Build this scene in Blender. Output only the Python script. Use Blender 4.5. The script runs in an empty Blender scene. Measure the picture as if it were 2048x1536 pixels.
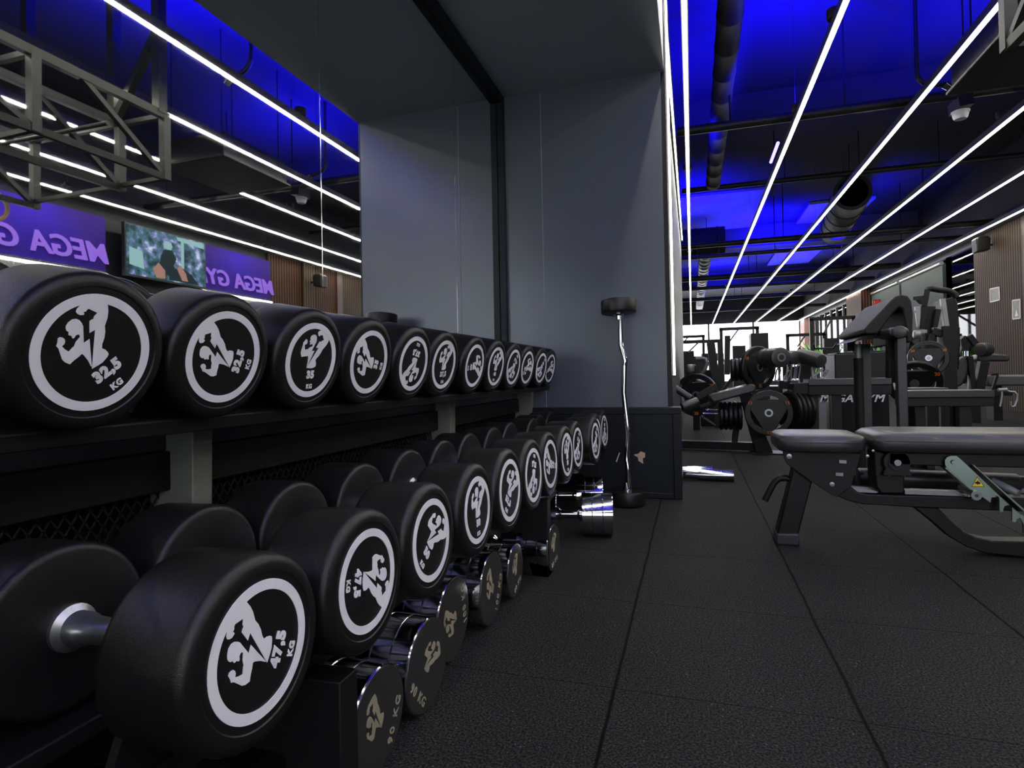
import bpy, math, random
from mathutils import Vector, Matrix
R = math.radians
PI = math.pi
random.seed(7)
sc = bpy.context.scene
col = sc.collection

# ------------------------------------------------------------------ camera
CAM_F, CAM_CX, CAM_CY = 1140.546, 1036.283, 738.928
YAW, PITCH, ROLL = 0.29601, 0.012601, -0.020107
CAM_H = 0.71
_f = Vector((-math.sin(YAW) * math.cos(PITCH), math.cos(YAW) * math.cos(PITCH), math.sin(PITCH)))
_r0 = Vector((math.cos(YAW), math.sin(YAW), 0))
_u0 = _r0.cross(_f)
_r = math.cos(ROLL) * _r0 + math.sin(ROLL) * _u0
_u = -math.sin(ROLL) * _r0 + math.cos(ROLL) * _u0
cam = bpy.data.cameras.new('camera')
cam.sensor_fit = 'HORIZONTAL'
cam.sensor_width = 36.0
cam.lens = CAM_F / 2048 * 36.0
cam.shift_x = (1024 - CAM_CX) / 2048
cam.shift_y = (CAM_CY - 768) / 2048
cam.clip_start = 0.02
cam.clip_end = 200
camo = bpy.data.objects.new('camera', cam)
col.objects.link(camo)
m = Matrix((_r, _u, -_f)).transposed().to_4x4()
m.translation = Vector((0, 0, CAM_H))
camo.matrix_world = m
sc.camera = camo

def W(px, py, Y):
    """world point that lies at depth plane Y in the direction of picture point px,py"""
    d = (px - CAM_CX) / CAM_F * _r - (py - CAM_CY) / CAM_F * _u + _f
    return Vector((0, 0, CAM_H)) + d * (Y / d.y)
def A(x, y, Y): return W(1340 + .15625 * x, 640 + .15625 * y, Y)
def B(x, y, Y): return W(1640 + .15625 * x, 560 + .15625 * y, Y)
def Cz(x, y, Y): return W(1780 + .1309 * x, 540 + .1309 * y, Y)
def Dz(x, y, Y): return W(1520 + .2578 * x, 840 + .2578 * y, Y)
def Ez(x, y, Y): return W(1840 + .1628 * x, 880 + .1628 * y, Y)

# ------------------------------------------------------------------ light and exposure
sc.view_settings.view_transform = 'Standard'
sc.view_settings.look = 'None'
sc.view_settings.gamma = 1
sc.view_settings.use_curve_mapping = False
sc.view_settings.exposure = 0.0
sc.cycles.use_denoising = True
sc.cycles.max_bounces = 8
sc.cycles.sample_clamp_indirect = 6
sc.cycles.caustics_refractive = False
LED_POWER = 40.0
BLUE = (0.004, 0.0, 1.0)
world = bpy.data.worlds.new('daylight')
sc.world = world
world.use_nodes = True
bg = world.node_tree.nodes['Background']
bg.inputs[0].default_value = (0.93, 0.95, 1.0, 1)
bg.inputs[1].default_value = 6.5
def portal(name, loc, rot, sx, sy):
    l = bpy.data.lights.new(name, 'AREA'); l.shape = 'RECTANGLE'; l.size = sx; l.size_y = sy
    l.cycles.is_portal = True
    o = bpy.data.objects.new(name, l); o.location = loc; o.rotation_euler = rot; col.objects.link(o)
portal('window_daylight', (0.0, 28.25, 1.6), (R(-90), 0, 0), 10, 2.9)
portal('window_daylight', (2.7, -4.95, 1.75), (R(90), 0, 0), 4.0, 1.7)
portal('window_daylight', (-.52, -4.95, 1.02), (R(90), 0, 0), .85, .95)
portal('window_daylight', (4.98, 20.0, 1.6), (0, R(90), 0), 2.9, 16)

# ------------------------------------------------------------------ materials
def nodes(name):
    m = bpy.data.materials.new(name); m.use_nodes = True
    nt = m.node_tree
    return m, nt, nt.nodes['Principled BSDF']
def mat(name, c, rough=.5, metal=0, spec=.5, var=.12, scale=40, bump=0, bscale=200, coat=0):
    m, nt, b = nodes(name)
    b.inputs['Metallic'].default_value = metal
    b.inputs['Specular IOR Level'].default_value = spec
    b.inputs['Coat Weight'].default_value = coat
    tc = nt.nodes.new('ShaderNodeTexCoord')
    n = nt.nodes.new('ShaderNodeTexNoise'); n.inputs['Scale'].default_value = scale; n.inputs['Detail'].default_value = 3
    nt.links.new(tc.outputs['Object'], n.inputs['Vector'])
    mx = nt.nodes.new('ShaderNodeMix'); mx.data_type = 'RGBA'
    mx.inputs['A'].default_value = tuple(x * (1 - var) for x in c) + (1,)
    mx.inputs['B'].default_value = tuple(min(1, x * (1 + var)) for x in c) + (1,)
    nt.links.new(n.outputs['Fac'], mx.inputs['Factor'])
    nt.links.new(mx.outputs['Result'], b.inputs['Base Color'])
    mr = nt.nodes.new('ShaderNodeMapRange'); mr.inputs['To Min'].default_value = max(.02, rough * .88); mr.inputs['To Max'].default_value = min(1, rough * 1.12)
    nt.links.new(n.outputs['Fac'], mr.inputs['Value']); nt.links.new(mr.outputs['Result'], b.inputs['Roughness'])
    if bump:
        n2 = nt.nodes.new('ShaderNodeTexNoise'); n2.inputs['Scale'].default_value = bscale
        nt.links.new(tc.outputs['Object'], n2.inputs['Vector'])
        bp = nt.nodes.new('ShaderNodeBump'); bp.inputs['Strength'].default_value = bump; bp.inputs['Distance'].default_value = .002
        nt.links.new(n2.outputs['Fac'], bp.inputs['Height']); nt.links.new(bp.outputs['Normal'], b.inputs['Normal'])
    return m
def emit(name, c, s):
    m, nt, b = nodes(name)
    b.inputs['Base Color'].default_value = (.01, .01, .01, 1)
    b.inputs['Emission Color'].default_value = c + (1,)
    b.inputs['Emission Strength'].default_value = s; b.inputs['Specular IOR Level'].default_value = .05
    return m

M = {}
M['rubber'] = mat('black_urethane', (.0085, .0083, .0082), .31, spec=.36, bump=.25, bscale=900, scale=15)
M['white'] = mat('white_print', (.74, .75, .78), .5, var=.05)
M['chrome'] = mat('chrome', (.62, .63, .65), .1, 1, var=.04)
M['chrome_face'] = mat('brushed_steel_face', (.17, .17, .165), .38, .9, var=.2, scale=60)
M['engraving'] = mat('engraved_gold', (.55, .50, .34), .5, .5)
M['steel_worn'] = mat('worn_steel', (.42, .44, .46), .3, .95, var=.2)
M['black_metal'] = mat('black_powder_coat', (.007, .007, .007), .45, spec=.3, bump=.2, bscale=600)
M['grey_metal'] = mat('grey_powder_coat', (.04, .042, .042), .4, .3)
M['rack_grey'] = mat('rack_grey_coat', (.010, .010, .0095), .5, 0, spec=.3, bump=.3, bscale=500)
M['upright_lit'] = mat('upright_painted_lit', (.17, .18, .16), .5, .1, bump=.3, bscale=500)  # lightened coat: the light falling on the uprights is put into the colour
M['black_deep'] = mat('matt_black_steel', (.005, .005, .0055), .55, spec=.3)
M['silver'] = mat('silver_tube', (.28, .29, .29), .42, .6)
M['wall_grey'] = mat('satin_slate_paint', (.088, .103, .126), .30, .1, spec=.5, var=.015, scale=1.3)
M['wall_dark'] = mat('dark_slate_paint', (.009, .011, .015), .45, 0, spec=.22, var=.1, scale=4, bump=.1, bscale=300)
M['pillar_side'] = mat('pillar_side_paint', (.030, .034, .042), .5, 0, spec=.25, scale=4)
M['soffit'] = mat('soffit_paint', (.26, .30, .34), .5, 0, var=.06, scale=3)
M['ceiling'] = mat('ceiling_paint', (.016, .016, .019), .85, var=.25, scale=1.2)
M['concrete'] = mat('lit_concrete', (.06, .06, .065), .85, var=.3, scale=2)  # far beams paler than the ceiling, with the light put into the colour
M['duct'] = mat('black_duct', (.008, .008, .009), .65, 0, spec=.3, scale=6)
M['pad'] = mat('black_upholstery', (.03, .03, .03), .34, spec=.6, bump=.3, bscale=500, coat=.12)
M['pad_matte'] = mat('matt_brown_black_upholstery', (.021, .020, .018), .55, spec=.2, bump=.3, bscale=500)
M['pad_side'] = mat('charcoal_upholstery', (.019, .019, .02), .5, spec=.4, bump=.3, bscale=500)
M['zinc'] = mat('passivated_zinc', (.33, .42, .36), .33, .8, var=.22, scale=9)
M['yellow'] = mat('warning_yellow', (.75, .55, .02), .5)
M['orange'] = mat('orange_print', (.75, .2, .02), .5)
M['red'] = mat('red_sign', (.7, .02, .02), .5)
M['wood'] = mat('birch_ring', (.5, .33, .13), .45, scale=20)
M['plaster'] = mat('bare_plaster_patch', (.5, .36, .26), .8)
M['blind'] = mat('roller_blind', (.045, .06, .05), .8, scale=5)
M['white_plastic'] = mat('white_plastic', (.6, .6, .58), .5)
M['leaf'] = mat('leaf', (.12, .35, .03), .5)
M['letter'] = emit('lit_letters', (.36, .17, .9), .8)
M['paper'] = mat('printed_poster', (.2, .2, .19), .5, var=.7, scale=30)
M['led'] = emit('led_diffuser', (1.0, .965, .82), LED_POWER)
M['led_soft'] = emit('led_diffuser_soft', (1.0, .95, .84), 9)
M['blue_led'] = emit('blue_led_tube', (.16, .14, 1.0), 6)
M['strip_housing'] = mat('strip_housing', (.015, .015, .013), .5)

def mirror_mat():
    m, nt, b = nodes('mirror_silvering')
    b.inputs['Base Color'].default_value = (.88, .9, .89, 1); b.inputs['Metallic'].default_value = 1
    n = nt.nodes.new('ShaderNodeTexNoise'); n.inputs['Scale'].default_value = 3
    mr = nt.nodes.new('ShaderNodeMapRange'); mr.inputs['To Min'].default_value = .006; mr.inputs['To Max'].default_value = .022
    nt.links.new(n.outputs['Fac'], mr.inputs['Value']); nt.links.new(mr.outputs['Result'], b.inputs['Roughness'])
    return m
M['mirror'] = mirror_mat()
def glass_mat():
    m, nt, b = nodes('window_glass')
    nt.nodes.remove(b); out = nt.nodes['Material Output']
    t = nt.nodes.new('ShaderNodeBsdfTransparent'); t.inputs[0].default_value = (.95, .96, .96, 1)
    g = nt.nodes.new('ShaderNodeBsdfGlossy'); g.inputs['Roughness'].default_value = .02
    fr = nt.nodes.new('ShaderNodeFresnel'); fr.inputs[0].default_value = 1.5
    mx = nt.nodes.new('ShaderNodeMixShader')
    nt.links.new(fr.outputs[0], mx.inputs[0]); nt.links.new(t.outputs[0], mx.inputs[1]); nt.links.new(g.outputs[0], mx.inputs[2])
    nt.links.new(mx.outputs[0], out.inputs['Surface'])
    return m
M['glass'] = glass_mat()

def floor_mat():
    m, nt, b = nodes('rubber_tile_floor')
    L = nt.links.new
    tc = nt.nodes.new('ShaderNodeTexCoord'); sp = nt.nodes.new('ShaderNodeSeparateXYZ'); L(tc.outputs['Object'], sp.inputs[0])
    def mth(op, a, bb=None):
        n = nt.nodes.new('ShaderNodeMath'); n.operation = op
        for i, v in enumerate((a, bb)):
            if v is None: continue
            if isinstance(v, (int, float)): n.inputs[i].default_value = v
            else: L(v, n.inputs[i])
        return n.outputs[0]
    wob = nt.nodes.new('ShaderNodeTexNoise'); wob.inputs['Scale'].default_value = 5; L(tc.outputs['Object'], wob.inputs['Vector'])
    w = mth('MULTIPLY', mth('SUBTRACT', wob.outputs['Fac'], .5), .012)
    def seam(c, off, per, width):
        v = mth('DIVIDE', mth('ADD', mth('SUBTRACT', c, off), w), per)
        d = mth('MULTIPLY', mth('ABSOLUTE', mth('SUBTRACT', mth('FRACT', v), .5)), per)   # per/2 at the seam
        return mth('SUBTRACT', per / 2, d), width
    dx, wx = seam(sp.outputs['X'], -.185, .5, .004)
    dy, wy = seam(sp.outputs['Y'], 1.302, .5085, .0022)
    mrx = nt.nodes.new('ShaderNodeMapRange'); mrx.inputs['From Min'].default_value = .0015; mrx.inputs['From Max'].default_value = .0055; L(dx, mrx.inputs['Value'])
    mry = nt.nodes.new('ShaderNodeMapRange'); mry.inputs['From Min'].default_value = .0; mry.inputs['From Max'].default_value = .004; mry.inputs['To Min'].default_value = .35; L(dy, mry.inputs['Value'])
    s = mth('MULTIPLY', mrx.outputs[0], mry.outputs[0])
    big = nt.nodes.new('ShaderNodeTexNoise'); big.inputs['Scale'].default_value = 2.2; big.inputs['Detail'].default_value = 4; L(tc.outputs['Object'], big.inputs['Vector'])
    crumb = nt.nodes.new('ShaderNodeTexNoise'); crumb.inputs['Scale'].default_value = 210; crumb.inputs['Detail'].default_value = 3; crumb.inputs['Roughness'].default_value = .7; L(tc.outputs['Object'], crumb.inputs['Vector'])
    cr = nt.nodes.new('ShaderNodeValToRGB'); cr.color_ramp.elements[0].position = .42; cr.color_ramp.elements[1].position = .75
    cr.color_ramp.elements[0].color = (.003, .003, .003, 1); cr.color_ramp.elements[1].color = (.075, .073, .064, 1); L(crumb.outputs['Fac'], cr.inputs[0])
    spk = nt.nodes.new('ShaderNodeTexVoronoi'); spk.inputs['Scale'].default_value = 42; L(tc.outputs['Object'], spk.inputs['Vector'])
    sk = mth('LESS_THAN', spk.outputs['Distance'], .07)
    mx0 = nt.nodes.new('ShaderNodeMix'); mx0.data_type = 'RGBA'; L(sk, mx0.inputs['Factor']); L(cr.outputs[0], mx0.inputs['A']); mx0.inputs['B'].default_value = (.12, .12, .12, 1)
    k = mth('MULTIPLY', mth('ADD', mth('MULTIPLY', big.outputs['Fac'], .7), .65), s)
    mu = nt.nodes.new('ShaderNodeVectorMath'); mu.operation = 'SCALE'; L(mx0.outputs['Result'], mu.inputs[0]); L(k, mu.inputs['Scale'])
    L(mu.outputs[0], b.inputs['Base Color'])
    b.inputs['Roughness'].default_value = .8; b.inputs['Specular IOR Level'].default_value = .12
    bp = nt.nodes.new('ShaderNodeBump'); bp.inputs['Strength'].default_value = .55; bp.inputs['Distance'].default_value = .004
    L(mth('ADD', mth('MULTIPLY', crumb.outputs['Fac'], .6), s), bp.inputs['Height']); L(bp.outputs[0], b.inputs['Normal'])
    return m
M['floor'] = floor_mat()

def slat_mat(name, c1, c2, per=.03):
    m, nt, b = nodes(name)
    tc = nt.nodes.new('ShaderNodeTexCoord'); sp = nt.nodes.new('ShaderNodeSeparateXYZ'); nt.links.new(tc.outputs['Object'], sp.inputs[0])
    ad = nt.nodes.new('ShaderNodeMath'); ad.operation = 'ADD'; nt.links.new(sp.outputs[0], ad.inputs[0]); nt.links.new(sp.outputs[1], ad.inputs[1])
    mu = nt.nodes.new('ShaderNodeMath'); mu.operation = 'MULTIPLY'; mu.inputs[1].default_value = 2 * PI / per; nt.links.new(ad.outputs[0], mu.inputs[0])
    si = nt.nodes.new('ShaderNodeMath'); si.operation = 'SINE'; nt.links.new(mu.outputs[0], si.inputs[0])
    mr = nt.nodes.new('ShaderNodeMapRange'); mr.inputs['From Min'].default_value = -.3; mr.inputs['From Max'].default_value = .3; nt.links.new(si.outputs[0], mr.inputs['Value'])
    mx = nt.nodes.new('ShaderNodeMix'); mx.data_type = 'RGBA'; mx.inputs['A'].default_value = c1 + (1,); mx.inputs['B'].default_value = c2 + (1,)
    nt.links.new(mr.outputs[0], mx.inputs['Factor']); nt.links.new(mx.outputs['Result'], b.inputs['Base Color'])
    bp = nt.nodes.new('ShaderNodeBump'); bp.inputs['Distance'].default_value = .01; nt.links.new(mr.outputs[0], bp.inputs['Height']); nt.links.new(bp.outputs[0], b.inputs['Normal'])
    b.inputs['Roughness'].default_value = .6; b.inputs['Specular IOR Level'].default_value = .12
    return m
M['slats'] = slat_mat('oak_slats', (.02, .013, .009), (.085, .056, .037), .07)
M['slats_dark'] = slat_mat('walnut_slats', (.02, .008, .005), (.08, .036, .02), .07)
M['brown'] = mat('brown_edge', (.04, .008, .008), .5)

def screen_mat():
    m, nt, b = nodes('television_picture')
    tc = nt.nodes.new('ShaderNodeTexCoord')
    n = nt.nodes.new('ShaderNodeTexNoise'); n.inputs['Scale'].default_value = 9; n.inputs['Detail'].default_value = 6
    nt.links.new(tc.outputs['Object'], n.inputs['Vector'])
    cr = nt.nodes.new('ShaderNodeValToRGB')
    e = cr.color_ramp.elements
    e[0].position = .36; e[0].color = (.01, .03, .05, 1)
    e[1].position = .7; e[1].color = (.6, .8, .85, 1)
    x = e.new(.5); x.color = (.05, .16, .2, 1)
    x = e.new(.58); x.color = (.2, .2, .5, 1)
    nt.links.new(n.outputs['Fac'], cr.inputs[0])
    nt.links.new(cr.outputs[0], b.inputs['Emission Color']); b.inputs['Emission Strength'].default_value = .9
    b.inputs['Base Color'].default_value = (.004, .004, .004, 1); b.inputs['Roughness'].default_value = .4; b.inputs['Specular IOR Level'].default_value = .1
    return m
M['screen'] = screen_mat()
M['screen_dark'] = emit('television_dark_figure', (.01, .03, .04), .6)
M['screen_skin'] = emit('television_skin', (.6, .32, .25), .6)
M['screen_light'] = emit('television_light', (.35, .6, .62), .8)

# ------------------------------------------------------------------ mesh helpers
ORG = {}
def lin(o): col.objects.link(o); return o
def tag(o, label=None, cat=None, group=None, kind=None):
    if label: o['label'] = label
    if cat: o['category'] = cat
    if group: o['group'] = group
    if kind: o['kind'] = kind
    return o
def empty(name, loc, label=None, cat=None, group=None):
    o = bpy.data.objects.new(name, None); o.empty_display_size = .05
    o.location = loc; lin(o); ORG[o.name] = Vector(loc)
    return tag(o, label, cat, group)
class MB:
    def __init__(s): s.v = []; s.f = []
    def add(s, vs, fs):
        n = len(s.v); s.v += [Vector(v) for v in vs]; s.f += [tuple(i + n for i in f) for f in fs]; return s
    def box(s, x0, x1, y0, y1, z0, z1):
        return s.add([(x0, y0, z0), (x1, y0, z0), (x1, y1, z0), (x0, y1, z0), (x0, y0, z1), (x1, y0, z1), (x1, y1, z1), (x0, y1, z1)],
                     [(0, 3, 2, 1), (4, 5, 6, 7), (0, 1, 5, 4), (1, 2, 6, 5), (2, 3, 7, 6), (3, 0, 4, 7)])
    def bar(s, p, q, w, h=None, up=(0, 1, 0)):
        h = h or w; p = Vector(p); q = Vector(q); d = (q - p).normalized(); up = Vector(up)
        a = d.cross(up)
        if a.length < .05: a = d.cross(Vector((1, 0, .1)))
        a.normalize(); b = a.cross(d).normalized()
        vs = [c + a * (i * w / 2) + b * (j * h / 2) for c in (p, q) for i, j in ((-1, -1), (1, -1), (1, 1), (-1, 1))]
        return s.add(vs, [(0, 3, 2, 1), (4, 5, 6, 7), (0, 1, 5, 4), (1, 2, 6, 5), (2, 3, 7, 6), (3, 0, 4, 7)])
    def lathe(s, prof, o, ax, n=40):
        """prof: (radius, distance along axis)"""
        o = Vector(o); ax = Vector(ax).normalized()
        a = ax.cross(Vector((0, 0, 1)))
        if a.length < .05: a = Vector((1, 0, 0))
        a.normalize(); b = ax.cross(a)
        vs = []; fs = []; idx = []
        for r, t in prof:
            if r < 1e-6: idx.append([len(vs)]); vs.append(o + ax * t)
            else:
                idx.append(list(range(len(vs), len(vs) + n)))
                vs += [o + ax * t + (a * math.cos(2 * PI * k / n) + b * math.sin(2 * PI * k / n)) * r for k in range(n)]
        for i in range(len(prof) - 1):
            p, q = idx[i], idx[i + 1]
            for k in range(n):
                k2 = (k + 1) % n
                if len(p) == 1 and len(q) == 1: break
                if len(p) == 1: fs.append((p[0], q[k2], q[k]))
                elif len(q) == 1: fs.append((p[k], p[k2], q[0]))
                else: fs.append((p[k], p[k2], q[k2], q[k]))
        return s.add(vs, fs)
    def cyl(s, p, q, r, r2=None, n=20):
        p = Vector(p); q = Vector(q); L = (q - p).length; r2 = r if r2 is None else r2
        return s.lathe([(0, 0), (r, 0), (r2, L), (0, L)], p, q - p, n)
    def rcyl(s, p, q, r, e=.012, n=28):
        """cylinder with rounded ends"""
        p = Vector(p); q = Vector(q); L = (q - p).length
        pr = [(0, 0), (r - e, 0), (r - e * .3, e * .3), (r, e), (r, L - e), (r - e * .3, L - e * .3), (r - e, L), (0, L)]
        return s.lathe(pr, p, q - p, n)
    def prism(s, poly, o, ux, uy, th):
        """2-d polygon in the (ux,uy) plane at o, extruded by vector th"""
        o = Vector(o); ux = Vector(ux); uy = Vector(uy); th = Vector(th); n = len(poly)
        vs = [o + ux * p[0] + uy * p[1] for p in poly]; vs += [v + th for v in vs]
        return s.add(vs, [tuple(range(n)), tuple(range(2 * n - 1, n - 1, -1))] + [(i, i + n, (i + 1) % n + n, (i + 1) % n) for i in range(n)])
    def slab(s, pts, th):
        """polygon of world points extruded by vector th"""
        n = len(pts); th = Vector(th); vs = [Vector(p) for p in pts]; vs += [v + th for v in vs]
        return s.add(vs, [tuple(range(n)), tuple(range(2 * n - 1, n - 1, -1))] + [(i, i + n, (i + 1) % n + n, (i + 1) % n) for i in range(n)])
    def tube(s, pts, r, n=12, close=False):
        pts = [Vector(p) for p in pts]; N = len(pts); rings = []
        prev = None
        for i, p in enumerate(pts):
            a = pts[(i - 1) % N] if (i > 0 or close) else p; b = pts[(i + 1) % N] if (i < N - 1 or close) else p
            t = (b - a).normalized()
            if prev is None:
                x = t.cross(Vector((0, 0, 1)))
                if x.length < .1: x = t.cross(Vector((0, 1, 0)))
            else: x = prev - t * prev.dot(t)
            x.normalize(); prev = x; y = t.cross(x)
            rings.append([p + (x * math.cos(2 * PI * k / n) + y * math.sin(2 * PI * k / n)) * r for k in range(n)])
        vs = [v for g in rings for v in g]; fs = []
        for i in range(N if close else N - 1):
            j = (i + 1) % N
            for k in range(n): fs.append((i * n + k, i * n + (k + 1) % n, j * n + (k + 1) % n, j * n + k))
        if not close: fs += [tuple(range(n - 1, -1, -1)), tuple((N - 1) * n + k for k in range(n))]
        return s.add(vs, fs)
    def build(s, name, m, parent=None, bevel=0, seg=2, smooth=True, ang=38):
        o0 = ORG[parent.name] if parent else Vector((0, 0, 0))
        me = bpy.data.meshes.new(name)
        me.from_pydata([tuple(v - o0) for v in s.v], [], s.f); me.validate()
        import bmesh
        bm = bmesh.new(); bm.from_mesh(me); bmesh.ops.recalc_face_normals(bm, faces=bm.faces); bm.to_mesh(me); bm.free()
        me.materials.append(M[m] if isinstance(m, str) else m)
        if smooth:
            for p in me.polygons: p.use_smooth = True
            me.set_sharp_from_angle(angle=R(ang))
        o = bpy.data.objects.new(name, me); lin(o)
        if parent: o.parent = parent; ORG[o.name] = o0
        else: ORG[o.name] = Vector((0, 0, 0))
        if bevel:
            b = o.modifiers.new('edge', 'BEVEL'); b.width = bevel; b.segments = seg; b.limit_method = 'ANGLE'; b.angle_limit = R(40); b.harden_normals = False
        return o
def struct(o): o['kind'] = 'structure'; return o
def arc(p, q, c, n=8):
    """quadratic curve p..q through control c"""
    p, q, c = Vector(p), Vector(q), Vector(c)
    return [p * (1 - t) ** 2 + c * 2 * t * (1 - t) + q * t * t for t in [i / n for i in range(n + 1)]]

def text_mesh(body, size, bold=.0, shear=0., ext=.0006, space=1.):
    cu = bpy.data.curves.new('t', 'FONT'); cu.body = body; cu.size = size; cu.offset = bold; cu.shear = shear; cu.extrude = ext
    cu.align_x = 'CENTER'; cu.align_y = 'CENTER'; cu.space_character = space; cu.resolution_u = 4
    ob = bpy.data.objects.new('t', cu); col.objects.link(ob)
    dg = bpy.context.evaluated_depsgraph_get(); dg.update()
    me = bpy.data.meshes.new_from_object(ob.evaluated_get(dg))
    bpy.data.objects.remove(ob); bpy.data.curves.remove(cu)
    me.materials.clear()
    return me
def place_text(name, body, size, mt, parent, loc, ux, uy, bold=0., shear=0., ext=.0006, space=1.):
    """text mesh with its reading direction along ux and its up along uy (world axes)"""
    me = text_mesh(body, size, bold, shear, ext, space)
    ux = Vector(ux).normalized(); uy = Vector(uy).normalized(); uz = ux.cross(uy)
    mt4 = Matrix((ux, uy, uz)).transposed().to_4x4()
    o0 = ORG[parent.name] if parent else Vector((0, 0, 0))
    mt4.translation = Vector(loc) - o0
    me.transform(mt4); me.materials.append(M[mt]); me.name = name
    o = bpy.data.objects.new(name, me); lin(o)
    if parent: o.parent = parent; ORG[o.name] = o0
    return o

# ------------------------------------------------------------------ room shell
XM = -1.135          # mirror plane
YW = 3.40            # end wall of the niche
XP = -0.138          # right face of the pillar
XR = 4.90            # right wall
YE = 28.3            # window end
ZS = 2.47            # niche soffit
ZC = 4.2
YB = -5.0
struct(MB().box(-9, XR + .6, YB - .2, YE + .4, -.1, 0).build('floor', 'floor', smooth=False))
struct(MB().box(-9, XR + .6, YB - .2, YE + .4, ZC, ZC + .1).build('ceiling', 'ceiling', smooth=False))
struct(MB().box(-9, XR + .6, YB - .2, YB, 2.6, ZC).box(-9, -.95, YB - .2, YB, 0, 2.6).box(-.1, .7, YB - .2, YB, 0, 2.6).box(-.95, -.1, YB - .2, YB, 0, .55).box(-.95, -.1, YB - .2, YB, 1.5, 2.6).box(4.7, XR + .6, YB - .2, YB, 0, 2.6).box(.7, 4.7, YB - .2, YB, 0, .9).build('wall_back', 'wall_dark', smooth=False))
fr = MB().box(-.95, -.90, YB - .12, YB - .02, .55, 1.5).box(-.15, -.10, YB - .12, YB - .02, .55, 1.5)
fr = struct(fr.build('window_6', 'grey_metal', smooth=False))
MB().box(-.9, -.15, YB - .08, YB - .075, .55, 1.5).build('glass_pane', 'glass', fr, smooth=False)
fr = MB()
for i in range(4): fr.box(.7 + i * 1.333 - .03, .7 + i * 1.333 + .03, YB - .12, YB - .02, .9, 2.6)
fr = struct(fr.build('window_5', 'grey_metal', smooth=False))
MB().box(.7, 4.7, YB - .08, YB - .075, .9, 2.6).build('glass_pane', 'glass', fr, smooth=False)
struct(MB().box(XM - .25, XM - .02, YB, YW + .02, 0, ZC).build('wall_left', 'wall_dark', smooth=False))
struct(MB().box(XM - .02, XP, YW, YW + .2, .50, ZS).build('wall_niche', 'wall_grey', smooth=False))
# pillar block behind the niche
struct(MB().box(XM - .25, XP, YW + .2, 10.6, 0, ZC).build('wall_pillar', 'pillar_side', smooth=False))
# bulkhead above the niche
struct(MB().box(XM - .02, XP + .02, YB, YW + .2, ZS, ZC).build('wall_bulkhead', 'soffit', smooth=False))
struct(MB().box(-9, XM - .25, 10.4, 10.6, 0, ZC).build('wall_return', 'wall_grey', smooth=False))
struct(MB().box(-9.2, -9, 10.4, YE + .4, 0, ZC).build('wall_far_left', 'wall_grey', smooth=False))
# corner trims of the niche
struct(MB().box(XM + .001, XM + .042, YW - .035, YW - .001, .52, ZS - .001).build('trim_1', 'wall_dark', bevel=.003))
struct(MB().box(XM + .001, XM + .042, YB + .01, YW - .036, ZS - .045, ZS - .001).build('trim_2', 'wall_dark', bevel=.003))
struct(MB().box(XP - .004, XP + .026, YW + .02, YW + .06, .52, ZC - .3).build('trim_3', 'black_metal', bevel=.002))
struct(MB().box(-.861, -.858, YW - .002, YW + .001, .52, ZS - .01).build('trim_4', 'soffit'))
# wainscot box
w = MB().box(XM, -.072, YW - .05, YW + .4, 0, .50)
struct(w.build('wall_wainscot', 'wall_dark', bevel=.004))
w = MB().box(XM, -.068, YW - .055, YW + .0, .478, .518).box(-.112, -.068, YW - .062, YW - .05, .0, .478).box(XM + .01, -.112, YW - .062, YW - .05, 0, .034)
struct(w.build('trim_5', 'wall_dark', bevel=.004))
# chipped paint on the wainscot
pp = [(860, 660), (900, 655), (930, 628), (975, 645), (972, 690), (950, 700), (955, 757), (905, 725), (900, 690), (862, 668)]
pts = [W(1100 + .1953 * x, 780 + .1953 * y, YW - .0515) for x, y in pp]
MBp = MB().slab(pts, (0, .001, 0)).build('paint_chip', 'plaster', smooth=False)
tag(MBp, 'tan patch of chipped paint on the dark wainscot panel', 'paint chip')
pts = [W(1100 + .1953 * x, 780 + .1953 * y, YW - .0515) for x, y in [(716, 645), (708, 640), (675, 730), (684, 740)]]
tag(MB().slab(pts, (0, .001, 0)).build('paint_scratch', 'white_plastic', smooth=False), 'thin pale scratch on the wainscot left of the curl bar', 'scratch')

struct(MB().box(XM - .02, XM + .004, YB + .01, YW - .06, 0, .52).build('wall_wainscot', 'wall_dark', smooth=False))
# mirror panels
seams = [YB + .02, -2.3, -.08, 1.576, 2.685, YW - .036]
names = ['mirror panel of the niche wall, farthest behind the camera', 'mirror panel behind the camera, next to the rack end', 'mirror panel behind the nearest dumbbells',
         'middle mirror panel between the two bright vertical seams', 'last mirror panel against the grey end wall']
for i in range(5):
    o = MB().box(XM - .018, XM, seams[i] + .0012, seams[i + 1] - .0012, .522, ZS - .002).build('wall_mirror', 'mirror', bevel=.0015, seg=1)
    tag(o, names[i], 'mirror')
for i in (3, 4):
    struct(MB().box(XM - .01, XM + .0006, seams[i] - .0018, seams[i] + .0018, .522, ZS - .05).build('trim_%d' % (i + 3), 'chrome'))

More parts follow.
